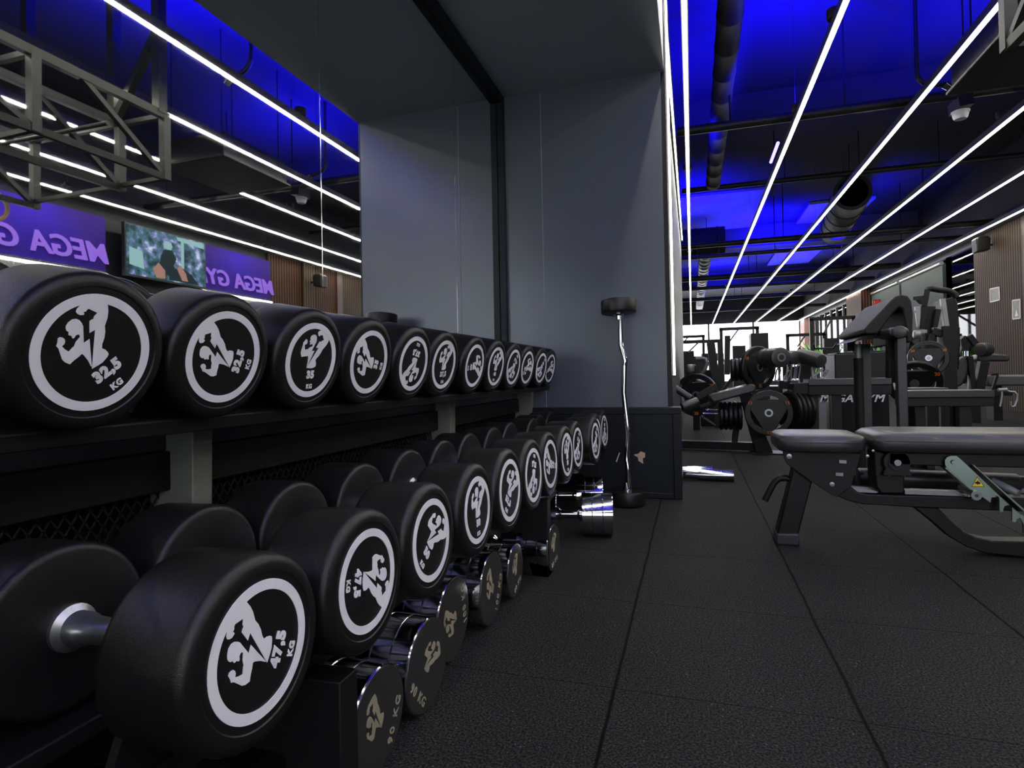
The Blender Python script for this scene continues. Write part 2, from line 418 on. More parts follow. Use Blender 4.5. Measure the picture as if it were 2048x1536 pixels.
# ------------------------------------------------------------------ right wall (seen directly and in the mirror)
struct(MB().box(XR + .1, XR + .3, YB, 10.5, 0, ZC).build('wall_right', 'wall_dark', smooth=False))
struct(MB().box(XR - .05, XR + .4, YB, YE, 3.02, ZC).build('wall_right_bulkhead', 'ceiling', smooth=False))
struct(MB().box(XR, XR + .4, 10.5, 12.22, 0, 3.02).build('wall_column', 'slats', smooth=False))
struct(MB().box(XR - .01, XR + .4, 10.44, 10.62, 0, 3.02).build('trim_8', 'brown', smooth=False))
struct(MB().box(XR + .02, XR + .4, 9.72, 10.44, 0, 3.02).build('wall_walnut', 'slats_dark', smooth=False))
struct(MB().box(XR, XR + .35, 9.38, 9.72, 0, 3.02).build('wall_oak_strip', 'slats', smooth=False))
struct(MB().box(XR + .06, XR + .3, 8.45, 9.38, 0, 3.02).build('wall_walnut_panel', 'slats_dark', smooth=False))
M['sign'] = mat('violet_sign_board', (.035, .015, .17), .7, spec=.1, var=.08, scale=3)
# two sign boards with lettering
for (ya, yb, yc, lab, tl) in ((3.1, 5.45, 4.62, 'nearer', 4.63), (6.95, 8.44, 7.66, 'farther', 7.66)):
    t = empty('sign_board', (XR, (ya + yb) / 2, 2.1), 'violet wall sign reading MEGA GYM on the right wall, the %s one beside the television' % lab, 'sign', 'lit gym signs')
    MB().box(XR + .0, XR + .1, ya, yb, 2.16, 2.86).build('board', 'sign', t)
    place_text('lettering', 'MEGA GYM', .34, 'letter', t, (XR - .012, tl, 2.37), (0, -1, 0), (0, 0, 1), bold=.006, shear=.25, ext=.01, space=1.0)
    MB().box(XR - .03, XR + .1, ya, yb, 2.13, 2.16).build('ledge', 'strip_housing', t)
    MB().box(XR - .035, XR - .01, ya, yb, 2.105, 2.13).build('light_strip', 'led', t)
# television
t = empty('television', (4.78, 6.25, 2.1), 'wide flat television showing a gym scene, on the right wall between the signs', 'television')
MB().box(4.76, 4.82, 5.60, 6.90, 2.13, 2.84).build('casing', 'black_metal', t, bevel=.004)
sx = 4.757
MB().box(sx, sx + .004, 5.62, 6.88, 2.16, 2.825).build('screen', 'screen', t, smooth=False)
def onscreen(name, pts, mt, dx): MB().slab([(sx - dx, 6.88 - 1.26 * u, 2.16 + .665 * v) for u, v in pts], (.0006, 0, 0)).build(name, mt, t, smooth=False)
onscreen('picture_window', [(.02, .86), (.02, .98), (.4, .98), (.38, .9)], 'screen_light', .001)
onscreen('picture_figure', [(.38, .18), (.5, .1), (.62, .28), (.6, .5), (.56, .64), (.46, .66), (.40, .5), (.44, .34)], 'screen_dark', .002)
onscreen('picture_head', [(.47, .66), (.45, .74), (.47, .82), (.52, .84), (.56, .8), (.56, .72), (.53, .66)], 'screen_light', .002)
onscreen('picture_pole', [(.30, .3), (.34, .3), (.34, .98), (.30, .98)], 'screen_light', .001)
onscreen('picture_glow', [(.8, .15), (.97, .2), (.97, .55), (.82, .5)], 'screen_light', .001)
onscreen('picture_knee', [(.55, .03), (.66, .02), (.7, .2), (.63, .34), (.55, .2)], 'screen_skin', .0035)
onscreen('picture_legs', [(.1, .02), (.5, .02), (.5, .2), (.35, .35), (.2, .22)], 'screen_dark', .0025)
onscreen('picture_arm', [(.25, .05), (.33, .05), (.4, .3), (.35, .38), (.28, .22)], 'screen_skin', .0035)
MB().bar((4.82, 6.25, 2.5), (4.99, 6.25, 2.5), .2, .15).build('bracket', 'black_metal', t)
# windows of the right wall
def window(n, y0, y1, blind, mull):
    fr = MB()
    fr.box(XR + .05, XR + .15, y0, y1, 0, .35).box(XR + .05, XR + .15, y0, y1, 2.93, 3.02)
    k = max(1, round((y1 - y0) / mull))
    for i in range(k + 1):
        y = y0 + (y1 - y0) * i / k; fr.box(XR + .05, XR + .13, y - .03, y + .03, .35, 2.93)
    f = struct(fr.build('window_%d' % n, 'grey_metal', smooth=False))
    g = MB().box(XR + .09, XR + .095, y0, y1, .35, 2.93).build('glass_pane', 'glass', f, smooth=False)
    return f
window(1, 12.22, 13.5, 0, 1.3)
window(2, 13.5, 18.4, 1, 1.6)
struct(MB().box(XR - .25, XR + .3, 18.4, 20.0, 0, 3.02).build('wall_column_brown', 'slats_dark', smooth=False))
window(3, 20.0, 27.3, 0, .9)
struct(MB().box(XR - .2, XR + .3, 27.3, YE, 0, 3.02).build('wall_corner_post', mat('salmon_column', (.30, .16, .14), .7), smooth=False))
for (y0, y1, zb, lab) in ((13.62, 16.0, .95, 'nearer'), (16.15, 18.35, .95, 'farther')):
    t = empty('roller_blind', (XR + .03, (y0 + y1) / 2, 2.9), 'dark green roller blind pulled down over the side window, the %s one' % lab, 'blind', 'roller blinds')
    MB().box(XR + .02, XR + .028, y0, y1, zb, 2.82).build('fabric', 'blind', t, smooth=False)
    MB().cyl((XR + .01, y0, 2.85), (XR + .01, y1, 2.85), .04).build('roller', 'silver', t)
t = empty('window_end', (0, YE, 0))
bpy.data.objects.remove(t)
fr = MB().box(-9, XR, YE, YE + .15, 0, .3).box(-9, XR, YE, YE + .2, 3.0, ZC)
for i in range(8):
    x = -9 + i * (XR + 8.8) / 7; fr.box(x - .04, x + .04, YE, YE + .1, .3, 3.0)
struct(fr.build('window_4', 'grey_metal', smooth=False))
# exit marker and poster frames
t = empty('exit_sign', (XR - .3, 18.0, 2.55), 'small red lit box by the brown column, above the preacher pad', 'sign')
MB().box(4.72, 4.86, 17.4, 17.46, 2.42, 2.56).build('face', 'red', t)
MB().box(4.70, 4.88, 17.46, 17.52, 2.40, 2.58).build('casing', 'black_metal', t)
for (pts, lab) in (([Cz(1530, 292, 1), Cz(1670, 262, 1), Cz(1680, 455, 1), Cz(1535, 490, 1)], 'grey printed notice on the slatted column'),
                   ([Cz(1875, 465, 1), Cz(1990, 448, 1), Cz(1995, 735, 1), Cz(1880, 750, 1)], 'taller notice with a white triangle, beside the column edge')):
    def onx(p): d = p - Vector((0, 0, CAM_H)); return Vector((0, 0, CAM_H)) + d * ((XR - .004) / d.x)
    q = [onx(p) for p in pts]
    t = empty('notice', q[3], lab, 'notice')
    MB().slab(q, (.003, 0, 0)).build('sheet', 'paper', t, smooth=False)
    c = (q[0] + q[1] + q[2] + q[3]) / 4
    fr = MB()
    for i in range(4): fr.bar(q[i] - Vector((.003, 0, 0)), q[(i + 1) % 4] - Vector((.003, 0, 0)), .018, .006, up=(1, 0, 0))
    fr.build('border', 'white_plastic', t, smooth=False)
    if 'triangle' in lab:
        MB().slab([c + Vector((-.004, .05, -.11)), c + Vector((-.004, -.05, -.11)), c + Vector((-.004, 0, .0))], (.001, 0, 0)).build('triangle', 'white_plastic', t, smooth=False)

# ------------------------------------------------------------------ LED strips
SX = [.005, .955, 1.885, 2.825, 3.735, 4.62]
words = ['nearest the grey niche', 'second from the grey niche', 'third from the grey niche', 'fourth from the grey niche, passing the ceiling cassette', 'fifth from the grey niche', 'farthest from the niche, along the right wall']
for i, x in enumerate(SX):
    t = empty('ceiling_light_strip', (x, 12, 2.97), 'long white LED light line under the ceiling, ' + words[i], 'light strip', 'LED lines under the ceiling')
    h = MB(); d = MB()
    y = YB + .1
    while y < 28:
        y2 = min(y + 2.5, 28.1)
        d.box(x - .0135, x + .0135, y, y2, 2.962, 2.970); y = y2
    h.box(x - .022, x + .022, YB + .1, 28.1, 2.971, 3.03)
    h.build('housing', 'strip_housing', t, smooth=False); d.build('diffuser', 'led', t, smooth=False)
    wr = MB()
    for k in range(8): wr.cyl((x, -2.5 + k * 4.1, 3.03), (x, -2.5 + k * 4.1, ZC), .0012, n=6)
    wr.build('hanging_wire', 'black_metal', t)
t = empty('wall_light_strip', (XP + .03, 6, 2.97), 'white LED line running along the upper side of the grey pillar', 'light strip')
MB().box(XP + .022, XP + .034, 3.54, 10.0, 2.955, 2.962).build('diffuser', 'led', t, smooth=False)
MB().box(XP + .0, XP + .038, 3.54, 10.0, 2.963, 3.0).box(XP, XP + .018, 3.54, 10.0, 2.93, 2.963).build('housing', 'strip_housing', t, smooth=False)  # second box is an added lip that shades the pillar face
t = empty('pillar_light_strip', (XP + .01, 3.5, .7), 'upright white LED line on the side of the grey pillar', 'light strip')
MB().box(XP + .031, XP + .044, 3.492, 3.494, .70, 2.95).build('diffuser', 'led_soft', t, smooth=False)
MB().box(XP + .0, XP + .046, 3.495, 3.53, .69, 2.95).box(XP, XP + .029, 3.475, 3.495, .69, 2.95).build('housing', 'strip_housing', t, smooth=False)  # second box: lip added to keep the strip's light off the pillar

# ------------------------------------------------------------------ blue uplights and ceiling services
def spot(name, loc, target, power, size=1.3, blend=.9, c=BLUE, rad=.05, parent=None):
    l = bpy.data.lights.new(name, 'SPOT'); l.energy = power; l.spot_size = size; l.spot_blend = blend; l.color = c; l.shadow_soft_size = rad
    o = bpy.data.objects.new(name, l); lin(o)
    d = Vector(target) - Vector(loc)
    o.rotation_euler = d.to_track_quat('-Z', 'Y').to_euler()
    o.location = Vector(loc) - (ORG[parent.name] if parent else Vector((0, 0, 0)))
    if parent: o.parent = parent
    return o
ups = [(.6, 4.2, 1300), (1.2, 5.6, 1500), (2.2, 3.6, 1500), (.3, 6.8, 450), (.3, 1.6, 1200), (3.0, 6.4, 700), (1.6, -.3, 3600), (.4, 11.3, 1500), (2.2, 13.9, 1600), (1.3, 16.3, 1400), (3.0, 12.2, 700), (.9, 19.6, 1400), (.5, -1.6, 1500), (2.8, -3.1, 9500), (2.8, 18.2, 1500), (1.9, 24.0, 1400)]
ord_ = ['first', 'second', 'third', 'fourth', 'fifth', 'sixth', 'seventh', 'eighth', 'ninth', 'tenth', 'eleventh', 'twelfth', 'thirteenth', 'fourteenth', 'fifteenth', 'sixteenth']
for i, (x, y, p) in enumerate(ups):
    x = min(SX, key=lambda q: abs(q - x))
    t = empty('blue_uplight', (x, y, 3.08), 'small uplight on a light line tinting the ceiling blue, %s of the set' % ord_[i], 'lamp', 'blue uplights')
    MB().lathe([(0, 0), (.045, 0), (.05, .02), (.05, .06), (.042, .06), (.04, .03), (0, .03)], (x, y, 3.031), (0, 0, 1), 20).build('housing', 'black_metal', t)
    MB().box(x - .02, x + .02, y - .1, y + .1, 3.0305, 3.038).build('mounting_bar', 'black_metal', t)
    spot('lamp', (x, y, 3.12), (x, y + .3, 5), p, 2.5, 1.0, parent=t)
for (y, z, tx, ty, tz, p) in ((4.6, 2.92, XR, 4.6, 2.3, 26), (3.2, 2.92, XR, 3.3, 2.3, 24), (7.7, 2.92, XR, 7.7, 2.3, 20)):
    t = empty('sign_spotlight', (4.35, y, 2.9), 'small black spotlight above the %s' % {4.6: 'middle of the nearer sign', 3.2: 'near end of the nearer sign', 7.7: 'farther wall sign'}[y], 'lamp', 'sign spotlights')
    MB().cyl((4.33, y, 2.96), (4.40, y, 2.93), .03).build('housing', 'black_metal', t)
    MB().cyl((4.34, y, 2.96), (4.34, y, 3.6), .006).build('rod', 'black_metal', t)
    spot('lamp', (4.42, y, 2.92), (tx, ty, tz), p, 2.3, .8, (.10, .05, 1.0), parent=t)
t = empty('blue_tube_light', (1.2, 8.7, 3.8), 'short glowing blue tube light hanging beside the second light line', 'lamp')
a, b = W(1556, 286, 8.6), W(1548, 314, 9.3)
b.z = a.z; b = Vector((a.x, 9.35, a.z))
MB().cyl(a, b, .022).build('tube', 'blue_led', t); MB().bar(a + Vector((0, 0, .04)), b + Vector((0, 0, .04)), .03).build('housing', 'black_metal', t); MB().cyl(a.lerp(b, .5) + Vector((0, 0, .05)), Vector((a.x, (a.y + b.y) / 2, ZC)), .008).build('rod', 'black_metal', t)

def duct(name, p, q, r, lab, mt='duct', n=28, bands=.45):
    p = Vector(p); q = Vector(q); t = empty(name, (p + q) / 2, lab, 'duct')
    L = (q - p).length; pr = [(r * .8, 0), (r, 0)]; k = bands
    while k < L - .1: pr += [(r, k - .02), (r * 1.05, k - .01), (r * 1.05, k + .01), (r, k + .02)]; k += bands
    pr += [(r, L), (r * .85, L), (r * .85, L - .1), (0, L - .1)]
    MB().lathe(pr, p, q - p, n).build('pipe', mt, t)
    h = MB()
    for f in (.1, .37, .63, .9): c = p.lerp(q, f); h.cyl(c + Vector((0, 0, r)), (c.x, c.y, ZC), .006, n=8)
    h.build('hanger', 'black_metal', t)
duct('round_air_duct', (.33, .2, 3.5), (.36, 8.9, 3.5), .10, 'long black round air duct running over the first light line')
M['duct_lit'] = mat('duct_painted_lit', (.12, .13, .13), .45, .6)  # paler copy of the duct colour, light painted in
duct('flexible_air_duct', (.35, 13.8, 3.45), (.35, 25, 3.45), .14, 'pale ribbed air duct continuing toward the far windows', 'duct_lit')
duct('spiral_air_duct', W(1705, 385, 9.6), W(1668, 462, 13.0), .26, 'thick dark spiral duct between the second and third light lines', 'duct', bands=.7)
duct('cross_air_duct', (-3, 13.3, 3.62), (.75, 13.3, 3.62), .3, 'fat black duct crossing above the pillar corner', 'duct')
M['pipe'] = mat('black_pipe', (.012, .012, .012), .45, .2)
cross = [(7.65, 4.02, .16, .36, 'deep concrete ceiling beam nearest the camera'), ]
for (y, z, w_, h_, lab) in cross:
    struct(MB().box(XP, XR, y, y + w_, ZC - h_, ZC).build('ceiling_beam', 'ceiling', smooth=False))
struct(MB().box(-9, XR, 14.6, 15.1, ZC - .5, ZC).build('ceiling_beam', 'concrete', smooth=False))
struct(MB().box(-9, XR, 21.0, 21.5, ZC - .5, ZC).build('ceiling_beam', 'concrete', smooth=False))
pipes = [(5.9, 3.12, .045, 'cable tray pipe crossing the light lines, carrying the smoke detector'), (9.4, 3.6, .04, 'thin black pipe crossing the ceiling behind the tube light'), (11.2, 3.1, .05, 'black service pipe in front of the fat duct'),
         (12.3, 3.1, .04, 'black service pipe just past the spiral duct'), (15.6, 3.18, .07, 'thick dark service pipe halfway to the windows'), (17.6, 3.2, .05, 'dark service pipe beyond the halfway beam'), (20.2, 3.2, .06, 'dark service pipe in the far third of the ceiling'), (23.5, 3.15, .06, 'service pipe close to the window wall')]
for (y, z, r, lab) in pipes:
    t = empty('service_pipe', (1.8, y, z), lab, 'pipe', 'pipes crossing under the ceiling')
    x0 = XP + .05 if y < 10.5 else -6
    pm = MB().cyl((x0, y, z), (XR - .1, y + .05, z), r, n=14)
    pm.build('pipe', 'pipe', t); h = MB()
    for k in range(5): x = x0 + (XR - x0) * (k + .5) / 5; h.cyl((x, y + .02, z), (x, y + .02, ZC), .008, n=8)
    h.build('hanger', 'black_metal', t)
for (x, lab) in ((1.35, 'ceiling strip painted as lit'), (3.3, 'second strip painted as lit')):
    pass
M['slab_lit'] = mat('slab_painted_lit', (.26, .27, .3), .8, var=.35, scale=3)  # pale patches of the far ceiling, daylight painted into their colour
struct(MB().box(-2, 1.5, 11.6, 14.5, ZC - .06, ZC - .01).build('ceiling_lit_patch', 'slab_lit', smooth=False))
struct(MB().box(2.4, 3.6, 13, 20, ZC - .06, ZC - .01).build('ceiling_lit_patch', 'slab_lit', smooth=False))
# smoke detector
t = empty('smoke_detector', (2.34, 6.0, 2.95), 'round white smoke detector under the ceiling on the right', 'smoke detector')
MB().lathe([(0, 0), (.045, 0), (.055, .015), (.06, .035), (.062, .05), (0, .05)], (2.34, 6.0, 2.925), (0, 0, 1), 32).build('cover', 'white_plastic', t)
MB().lathe([(.066, 0), (.07, .01), (.07, .02), (0, .02)], (2.34, 6.0, 2.975), (0, 0, 1), 32).build('base_plate', 'white_plastic', t)
MB().bar((2.34, 5.88, 3.05), (2.34, 6.1, 3.05), .1, .11).build('mount', 'black_metal', t)
# air conditioning cassette
t = empty('ceiling_cassette', (2.5, 4.95, 2.85), 'square dark air conditioning cassette hanging between light lines at top right', 'air conditioner')
MB().box(2.03, 2.80, 4.45, 5.35, 2.92, 3.16).build('body', 'black_metal', t, bevel=.01)
c = MB()
for k in range(9): c.box(2.2, 2.63, 4.66 + k * .055, 4.68 + k * .055, 2.905, 2.92)
c.build('grille', 'grey_metal', t)
MB().box(2.0, 2.83, 4.42, 5.38, 2.90, 2.925).build('panel', 'duct', t, bevel=.008)
h = MB()
for x, y in ((2.1, 4.5), (2.73, 4.5), (2.1, 5.3), (2.73, 5.3)): h.cyl((x, y, 3.16), (x, y, ZC), .006, n=8)
h.build('hanger', 'black_metal', t)
# sprinklers
for (x, y, lab) in ((2.05, 6.1, 'sprinkler pipe drop left of the cassette, near the third light line'), (1.2, 3.9, 'sprinkler pipe drop above the second light line')):
    t = empty('sprinkler', (x, y, 3.3), lab, 'sprinkler')
    MB().cyl((x, y, 3.45), (x, y, ZC), .018).build('pipe', 'pipe', t)
    MB().tube(arc((x, y, 3.45), (x + .22, y, 3.3), (x, y, 3.3)), .02).build('hose', 'pipe', t)
    MB().cyl((x + .22, y, 3.3), (x + .27, y, 3.25), .04, .03).build('head', 'chrome', t)
# speakers
def speaker(loc, wall, lab):
    t = empty('wall_speaker', loc, lab, 'speaker', 'wall speakers')
    l = Vector(loc)
    MB().prism([(-.09, -.12), (.09, -.1), (.11, .1), (.07, .14), (-.07, .14), (-.1, .1)], l, (1, 0, 0), (0, 0, 1), (0, .2, 0)).build('cabinet', 'black_metal', t, bevel=.02, seg=3)
    MB().cyl(l + Vector((.08, .1, .0)), (wall, l.y + .1, l.z), .018).build('bracket', 'black_metal', t)
speaker((4.74, 11.45, 2.78), 4.92, 'black speaker high on the tan slatted column at the right edge')
speaker((4.70, 9.5, 2.66), 4.92, 'black speaker on the narrow oak strip, seen in the mirror')
# overhead truss frame with gym rings (seen in the mirror)
t = empty('overhead_rig', (2.2, 2.4, 2.2), 'greenish black steel truss frame hanging overhead with diagonal braces', 'rig')
M['rig'] = mat('olive_black_steel', (.024, .027, .022), .42, .3)
def rigframe(x, y0, y1, z0, z1, step):
    f = MB(); f.bar((x, y0, z1), (x, y1, z1), .055); f.bar((x, y0, z0), (x, y1, z0), .045)
    y = y1; s = 0
    while y > y0:
        f.bar((x, y, z0 - .02), (x, y, z1 + .02), .055); 
        if y - step > y0: f.bar((x, y, z0), (x, y - step, z1), .035) if s else f.bar((x, y, z0), (x, y - step * .7, z1), .035)
        y -= step; s = 1 - s
    return f
for (x, z0, z1) in ((1.51, 2.27, 2.74), (1.96, 2.24, 2.74), (2.9, 2.2, 2.74)):
    rigframe(x, .6, 3.34, z0, z1, .9).build('side_frame', 'rig', t)
cb = MB()
for y in (3.34, 2.44, 1.54): cb.bar((1.51, y, 2.27), (2.9, y, 2.24), .03); cb.bar((1.51, y, 2.74), (2.9, y, 2.74), .035)
cb.cyl((1.51, 2.9, 2.5), (2.9, 2.9, 2.5), .016)
cb.cyl((1.51, 2.2, 2.5), (2.9, 2.2, 2.5), .016)
cb.build('cross_bar', 'rig', t)
hb = MB()
for x, y in ((1.51, 3.3), (1.96, 3.3), (2.9, 3.3), (1.96, 1.2), (2.9, 1.2), (1.51, 1.2)): hb.bar((x, y, 2.74), (x, y, ZC), .07)
hb.bar((1.96, 3.3, 2.75), (1.5, 3.3, 3.4), .05)
hb.build('hanging_post', 'rig', t)
for (y, lab) in ((3.08, 'nearer'), (2.6, 'farther')):
    t = empty('gym_ring', (3.0, y, 2.15), 'round wooden gym ring hanging on a strap from the rig, the %s one' % lab, 'gym ring', 'wooden gym rings')
    MB().tube([(3.0, y + .12 * math.cos(k * PI / 12), 2.15 + .12 * math.sin(k * PI / 12)) for k in range(24)], .015, close=True).build('ring', 'wood', t)
    MB().bar((3.0, y, 2.27), (3.0, y, 2.74), .03, .004).build('strap', 'black_metal', t)

# ------------------------------------------------------------------ dumbbells
EL = [(0.088, 0.49), (0.099, 0.541), (0.097, 0.608), (0.068, 0.658), (0.01, 0.686), (-0.063, 0.68), (-0.12, 0.656), (-0.148, 0.627), (-0.162, 0.58), (-0.147, 0.545), (-0.174, 0.51), (-0.17, 0.49), (-0.146, 0.468), (-0.156, 0.442), (-0.152, 0.414), (-0.128, 0.414), (-0.092, 0.433), (-0.057, 0.428), (-0.036, 0.407), (-0.048, 0.371), (-0.097, 0.357), (-0.146, 0.343), (-0.208, 0.297), (-0.24, 0.296), (-0.323, 0.275), (-0.349, 0.338), (-0.359, 0.412), (-0.307, 0.422), (-0.276, 0.449), (-0.262, 0.488), (-0.273, 0.527), (-0.299, 0.554), (-0.335, 0.556), (-0.383, 0.497), (-0.422, 0.469), (-0.42, 0.41), (-0.449, 0.314), (-0.474, 0.232), (-0.467, 0.166), (-0.426, 0.09), (-0.391, 0.096), (-0.34, 0.103), (-0.242, 0.107), (-0.188, 0.117), (-0.17, 0.097), (-0.166, 0.055), (-0.162, -0.036), (-0.179, -0.158), (-0.17, -0.165), (0.056, 0.251), (-0.058, 0.25)]
ER = [(0.128, 0.758), (0.165, 0.789), (0.251, 0.812), (0.333, 0.794), (0.451, 0.729), (0.562, 0.648), (0.609, 0.592), (0.623, 0.557), (0.572, 0.465), (0.5, 0.378), (0.385, 0.287), (0.338, 0.199), (0.263, 0.113), (0.18, 0.052), (0.137, -0.007), (0.17, -0.065), (0.18, -0.128), (0.173, -0.168), (0.126, -0.195), (0.013, -0.223), (-0.07, -0.219), (-0.19, -0.203), (0.218, 0.329), (0.114, 0.337), (0.222, 0.504), (0.268, 0.505), (0.294, 0.496), (0.323, 0.526), (0.403, 0.547), (0.323, 0.683), (0.293, 0.687), (0.26, 0.673), (0.214, 0.688), (0.221, 0.662), (0.2, 0.644), (0.149, 0.674), (0.126, 0.719)]
def mesh_of(mb, name, m, smooth=True):
    o = mb.build(name, m, smooth=smooth); me = o.data; bpy.data.objects.remove(o); return me
def emblem_mesh(r, x, s, m, th=.0007):
    """emblem on a face at x looking toward s (+1/-1) along X"""
    mb = MB()
    for P in (EL, ER): mb.prism(P, (x, 0, 0), (0, r * s, 0), (0, 0, r), (th * s, 0, 0))
    return mesh_of(mb, 'emblem', m, False)
def num_mesh(txt, r, x, s, m, size=.27, v=-.4, bold=.018, space=1.14):
    me = text_mesh(txt, size * r, bold * r, 0, .0004, space)
    me.transform(Matrix(((0, 0, s, x + .0004 * s), (s, 0, 0, 0), (0, 1, 0, v * r), (0, 0, 0, 1))))
    me.materials.append(M[m]); me.name = 'weight_text'; return me
def kit(Rh, Lh, grip, rr):
    """meshes of one dumbbell size; local origin in the middle of the handle, axis along X"""
    g = grip / 2; xo = g + Lh; K = {'xo': xo}
    e = .011
    def head(s):
        pr = [(0, 0), (Rh * .55, 0), (Rh - e, 0)] + [(Rh - e + e * math.sin(a), e - e * math.cos(a)) for a in (R(25), R(50), R(75), R(90))]
        pr += [(Rh, Lh - .014)] + [(Rh - .014 + .014 * math.cos(a), Lh - .014 + .014 * math.sin(a)) for a in (R(30), R(60), R(90))]
        pr += [(rr * 1.13, Lh), (rr * 1.11, Lh - .0015), (0, Lh - .0015)]
        return mesh_of(MB().lathe(pr, (g * s, 0, 0), (s, 0, 0), 72), 'head', 'rubber')
    for s in (1, -1):
        K['head', s] = head(s)
        K['ring', s] = mesh_of(MB().lathe([(rr * .845, Lh - .0016), (rr * .845, Lh - .0004), (rr, Lh - .0004), (rr, Lh - .0016)], (g * s, 0, 0), (s, 0, 0), 72), 'ring', 'white')
        K['emblem', s] = emblem_mesh(rr, (xo - .0014) * s, s, 'white')
    pr = [(0, -g - .01), (.030, -g - .01), (.030, -g + .006), (.022, -g + .012), (.021, -g + .03), (.018, -g + .034), (.0165, -g + .06), (.0165, g - .06), (.018, g - .034), (.021, g - .03), (.022, g - .012), (.030, g - .006), (.030, g + .01), (0, g + .01)]
    # wide flange at each end of the knurled grip
    K['handle'] = mesh_of(MB().lathe(pr, (0, 0, 0), (1, 0, 0), 32), 'handle', 'steel_worn')
    K['rr'] = rr
    K['kg'] = {s: num_mesh('KG', rr, (xo - .0014) * s, s, 'white', .16, -.715, .008) for s in (1, -1)}
    K['num'] = {}
    return K
def inst(name, me, parent):
    o = bpy.data.objects.new(name, me); lin(o); o.parent = parent; return o
def dumbbell(K, face, tilt, yaw, spin, num, label, group):
    """face: world position of the centre of the front face"""
    n = Vector((math.cos(tilt) * math.cos(yaw), math.cos(tilt) * math.sin(yaw), -math.sin(tilt)))
    o = empty('dumbbell', Vector(face) - n * K['xo'], label, 'dumbbell', group)
    o.rotation_euler = (spin, tilt, yaw)
    if num not in K['num']: K['num'][num] = {s: num_mesh(num, K['rr'], (K['xo'] - .0014) * s, s, 'white') for s in (1, -1)}
    for s in (1, -1):
        h = inst('head', K['head', s], o)
        inst('ring', K['ring', s], h); inst('emblem', K['emblem', s], h)
        inst('weight_text', K['num'][num][s], h); inst('unit_text', K['kg'][s], h)
    inst('handle', K['handle'], o)
    return o
ORD = ['nearest the camera', 'second from the camera', 'third from the camera', 'fourth from the camera', 'fifth from the camera', 'sixth from the camera', 'seventh from the camera', 'eighth from the camera', 'ninth from the camera', 'tenth from the camera', 'eleventh from the camera', 'last before the end wall']
XT, XL = -.75, -.48
KT = kit(.1060, .108, .146, .0775)
top_y = [.555, .774, 1.003, 1.223, 1.455, 1.66, 1.926, 2.16, 2.394, 2.616, 2.876, 3.072]
top_s = [40, 78, 2, 80, 170, 3, -80, -5, 150, -60, 140, -70]
top_n = ['32,5', '32,5', '35', '35', '37,5', '37,5', '40', '40', '42,5', '42,5', '45', '45']
for i in range(12):
    yw = -R(min(4.5, .45 * i))
    dumbbell(KT, (XT, top_y[i], .7525), R(10.5), yw, R(top_s[i]), top_n[i], 'black round dumbbell marked %s KG in white, top tier, %s' % (top_n[i], ORD[i]), 'dumbbells on the top tier of the rack')
KL = kit(.1075, .122, .180, .0765)
KL2 = kit(.1125, .126, .176, .0830)
low_y = [.543, .771, .993, 1.241, 1.475, 1.715, 1.945, 2.185, 2.42, 2.665, 2.90, 3.15]
low_s = [66, -100, -52, 0, -38, 165, 75, 3, 150, 150, 160, 170]
low_n = ['47,5', '47,5', '50', '50', '52,5', '52,5', '55', '55', '57,5', '57,5', '60', '60']
low_x = [-.48, -.48, -.48, -.482, -.478, -.478, -.48, -.472, -.475, -.438, -.468, -.468]
for i in range(12):
    K = KL if i < 4 else KL2
    yw = -R(min(3.5, .35 * i))
    dumbbell(K, (low_x[i], low_y[i], .403), R(-1.5), yw, R(low_s[i]), low_n[i], 'black round dumbbell marked %s KG in white, lower tier, %s' % (low_n[i], ORD[i]), 'dumbbells on the lower tier of the rack')

# chrome dumbbells on the floor
def chrome_kit(Rh, Lh, grip, txt):
    g = grip / 2; xo = g + Lh; K = {'xo': xo, 'R': Rh}
    for s in (1, -1):
        pr = [(0, 0), (Rh - .002, 0), (Rh, .002)]
        for k in (1, 2):
            c = Lh * k / 3; pr += [(Rh, c - .002), (Rh - .003, c), (Rh, c + .002)]
        pr += [(Rh, Lh - .003), (Rh - .002, Lh - .0005), (Rh - .004, Lh - .0005)]
        K['head', s] = mesh_of(MB().lathe(pr, (g * s, 0, 0), (s, 0, 0), 64), 'head', 'chrome')
        K['face', s] = mesh_of(MB().lathe([(0, Lh), (Rh - .0035, Lh), (Rh - .0035, Lh - .004)], (g * s, 0, 0), (s, 0, 0), 64), 'face', 'chrome_face')
        K['emblem', s] = emblem_mesh(Rh * .72, xo * s, s, 'engraving', .0004)
        K['text', s] = num_mesh(txt, Rh, xo * s, s, 'engraving', .27, -.66, .004, 1.3)
    K['handle'] = mesh_of(MB().lathe([(0, -g), (.03, -g), (.03, -g + .01), (.018, -g + .02), (.0175, g - .02), (.03, g - .01), (.03, g), (0, g)], (0, 0, 0), (1, 0, 0), 28), 'handle', 'chrome')
    return K
def chrome_dumbbell(K, x, y, yaw, spin, label, z=None):
    n = Vector((math.cos(yaw), math.sin(yaw), 0)); z = K['R'] + .001 if z is None else z
    o = empty('chrome_dumbbell', Vector((x, y, z)) - n * K['xo'], label, 'dumbbell', 'chrome dumbbells on the floor')
    o.rotation_euler = (spin, 0, yaw)
    for s in (1, -1):
        h = inst('head', K['head', s], o); inst('face', K['face', s], h); inst('emblem', K['emblem', s], h); inst('weight_text', K['text', s], h)
    inst('handle', K['handle'], o)
C90 = chrome_kit(.0925, .135, .11, '90 KG'); C90b = chrome_kit(.096, .135, .12, '90 KG')
C100 = chrome_kit(.102, .14, .11, '100 KG'); C80 = chrome_kit(.084, .12, .12, '80 KG')
chrome_dumbbell(C90, -.556, .918, 0, R(62), 'chrome dumbbell with engraved 90 KG face, on the floor nearest the camera')
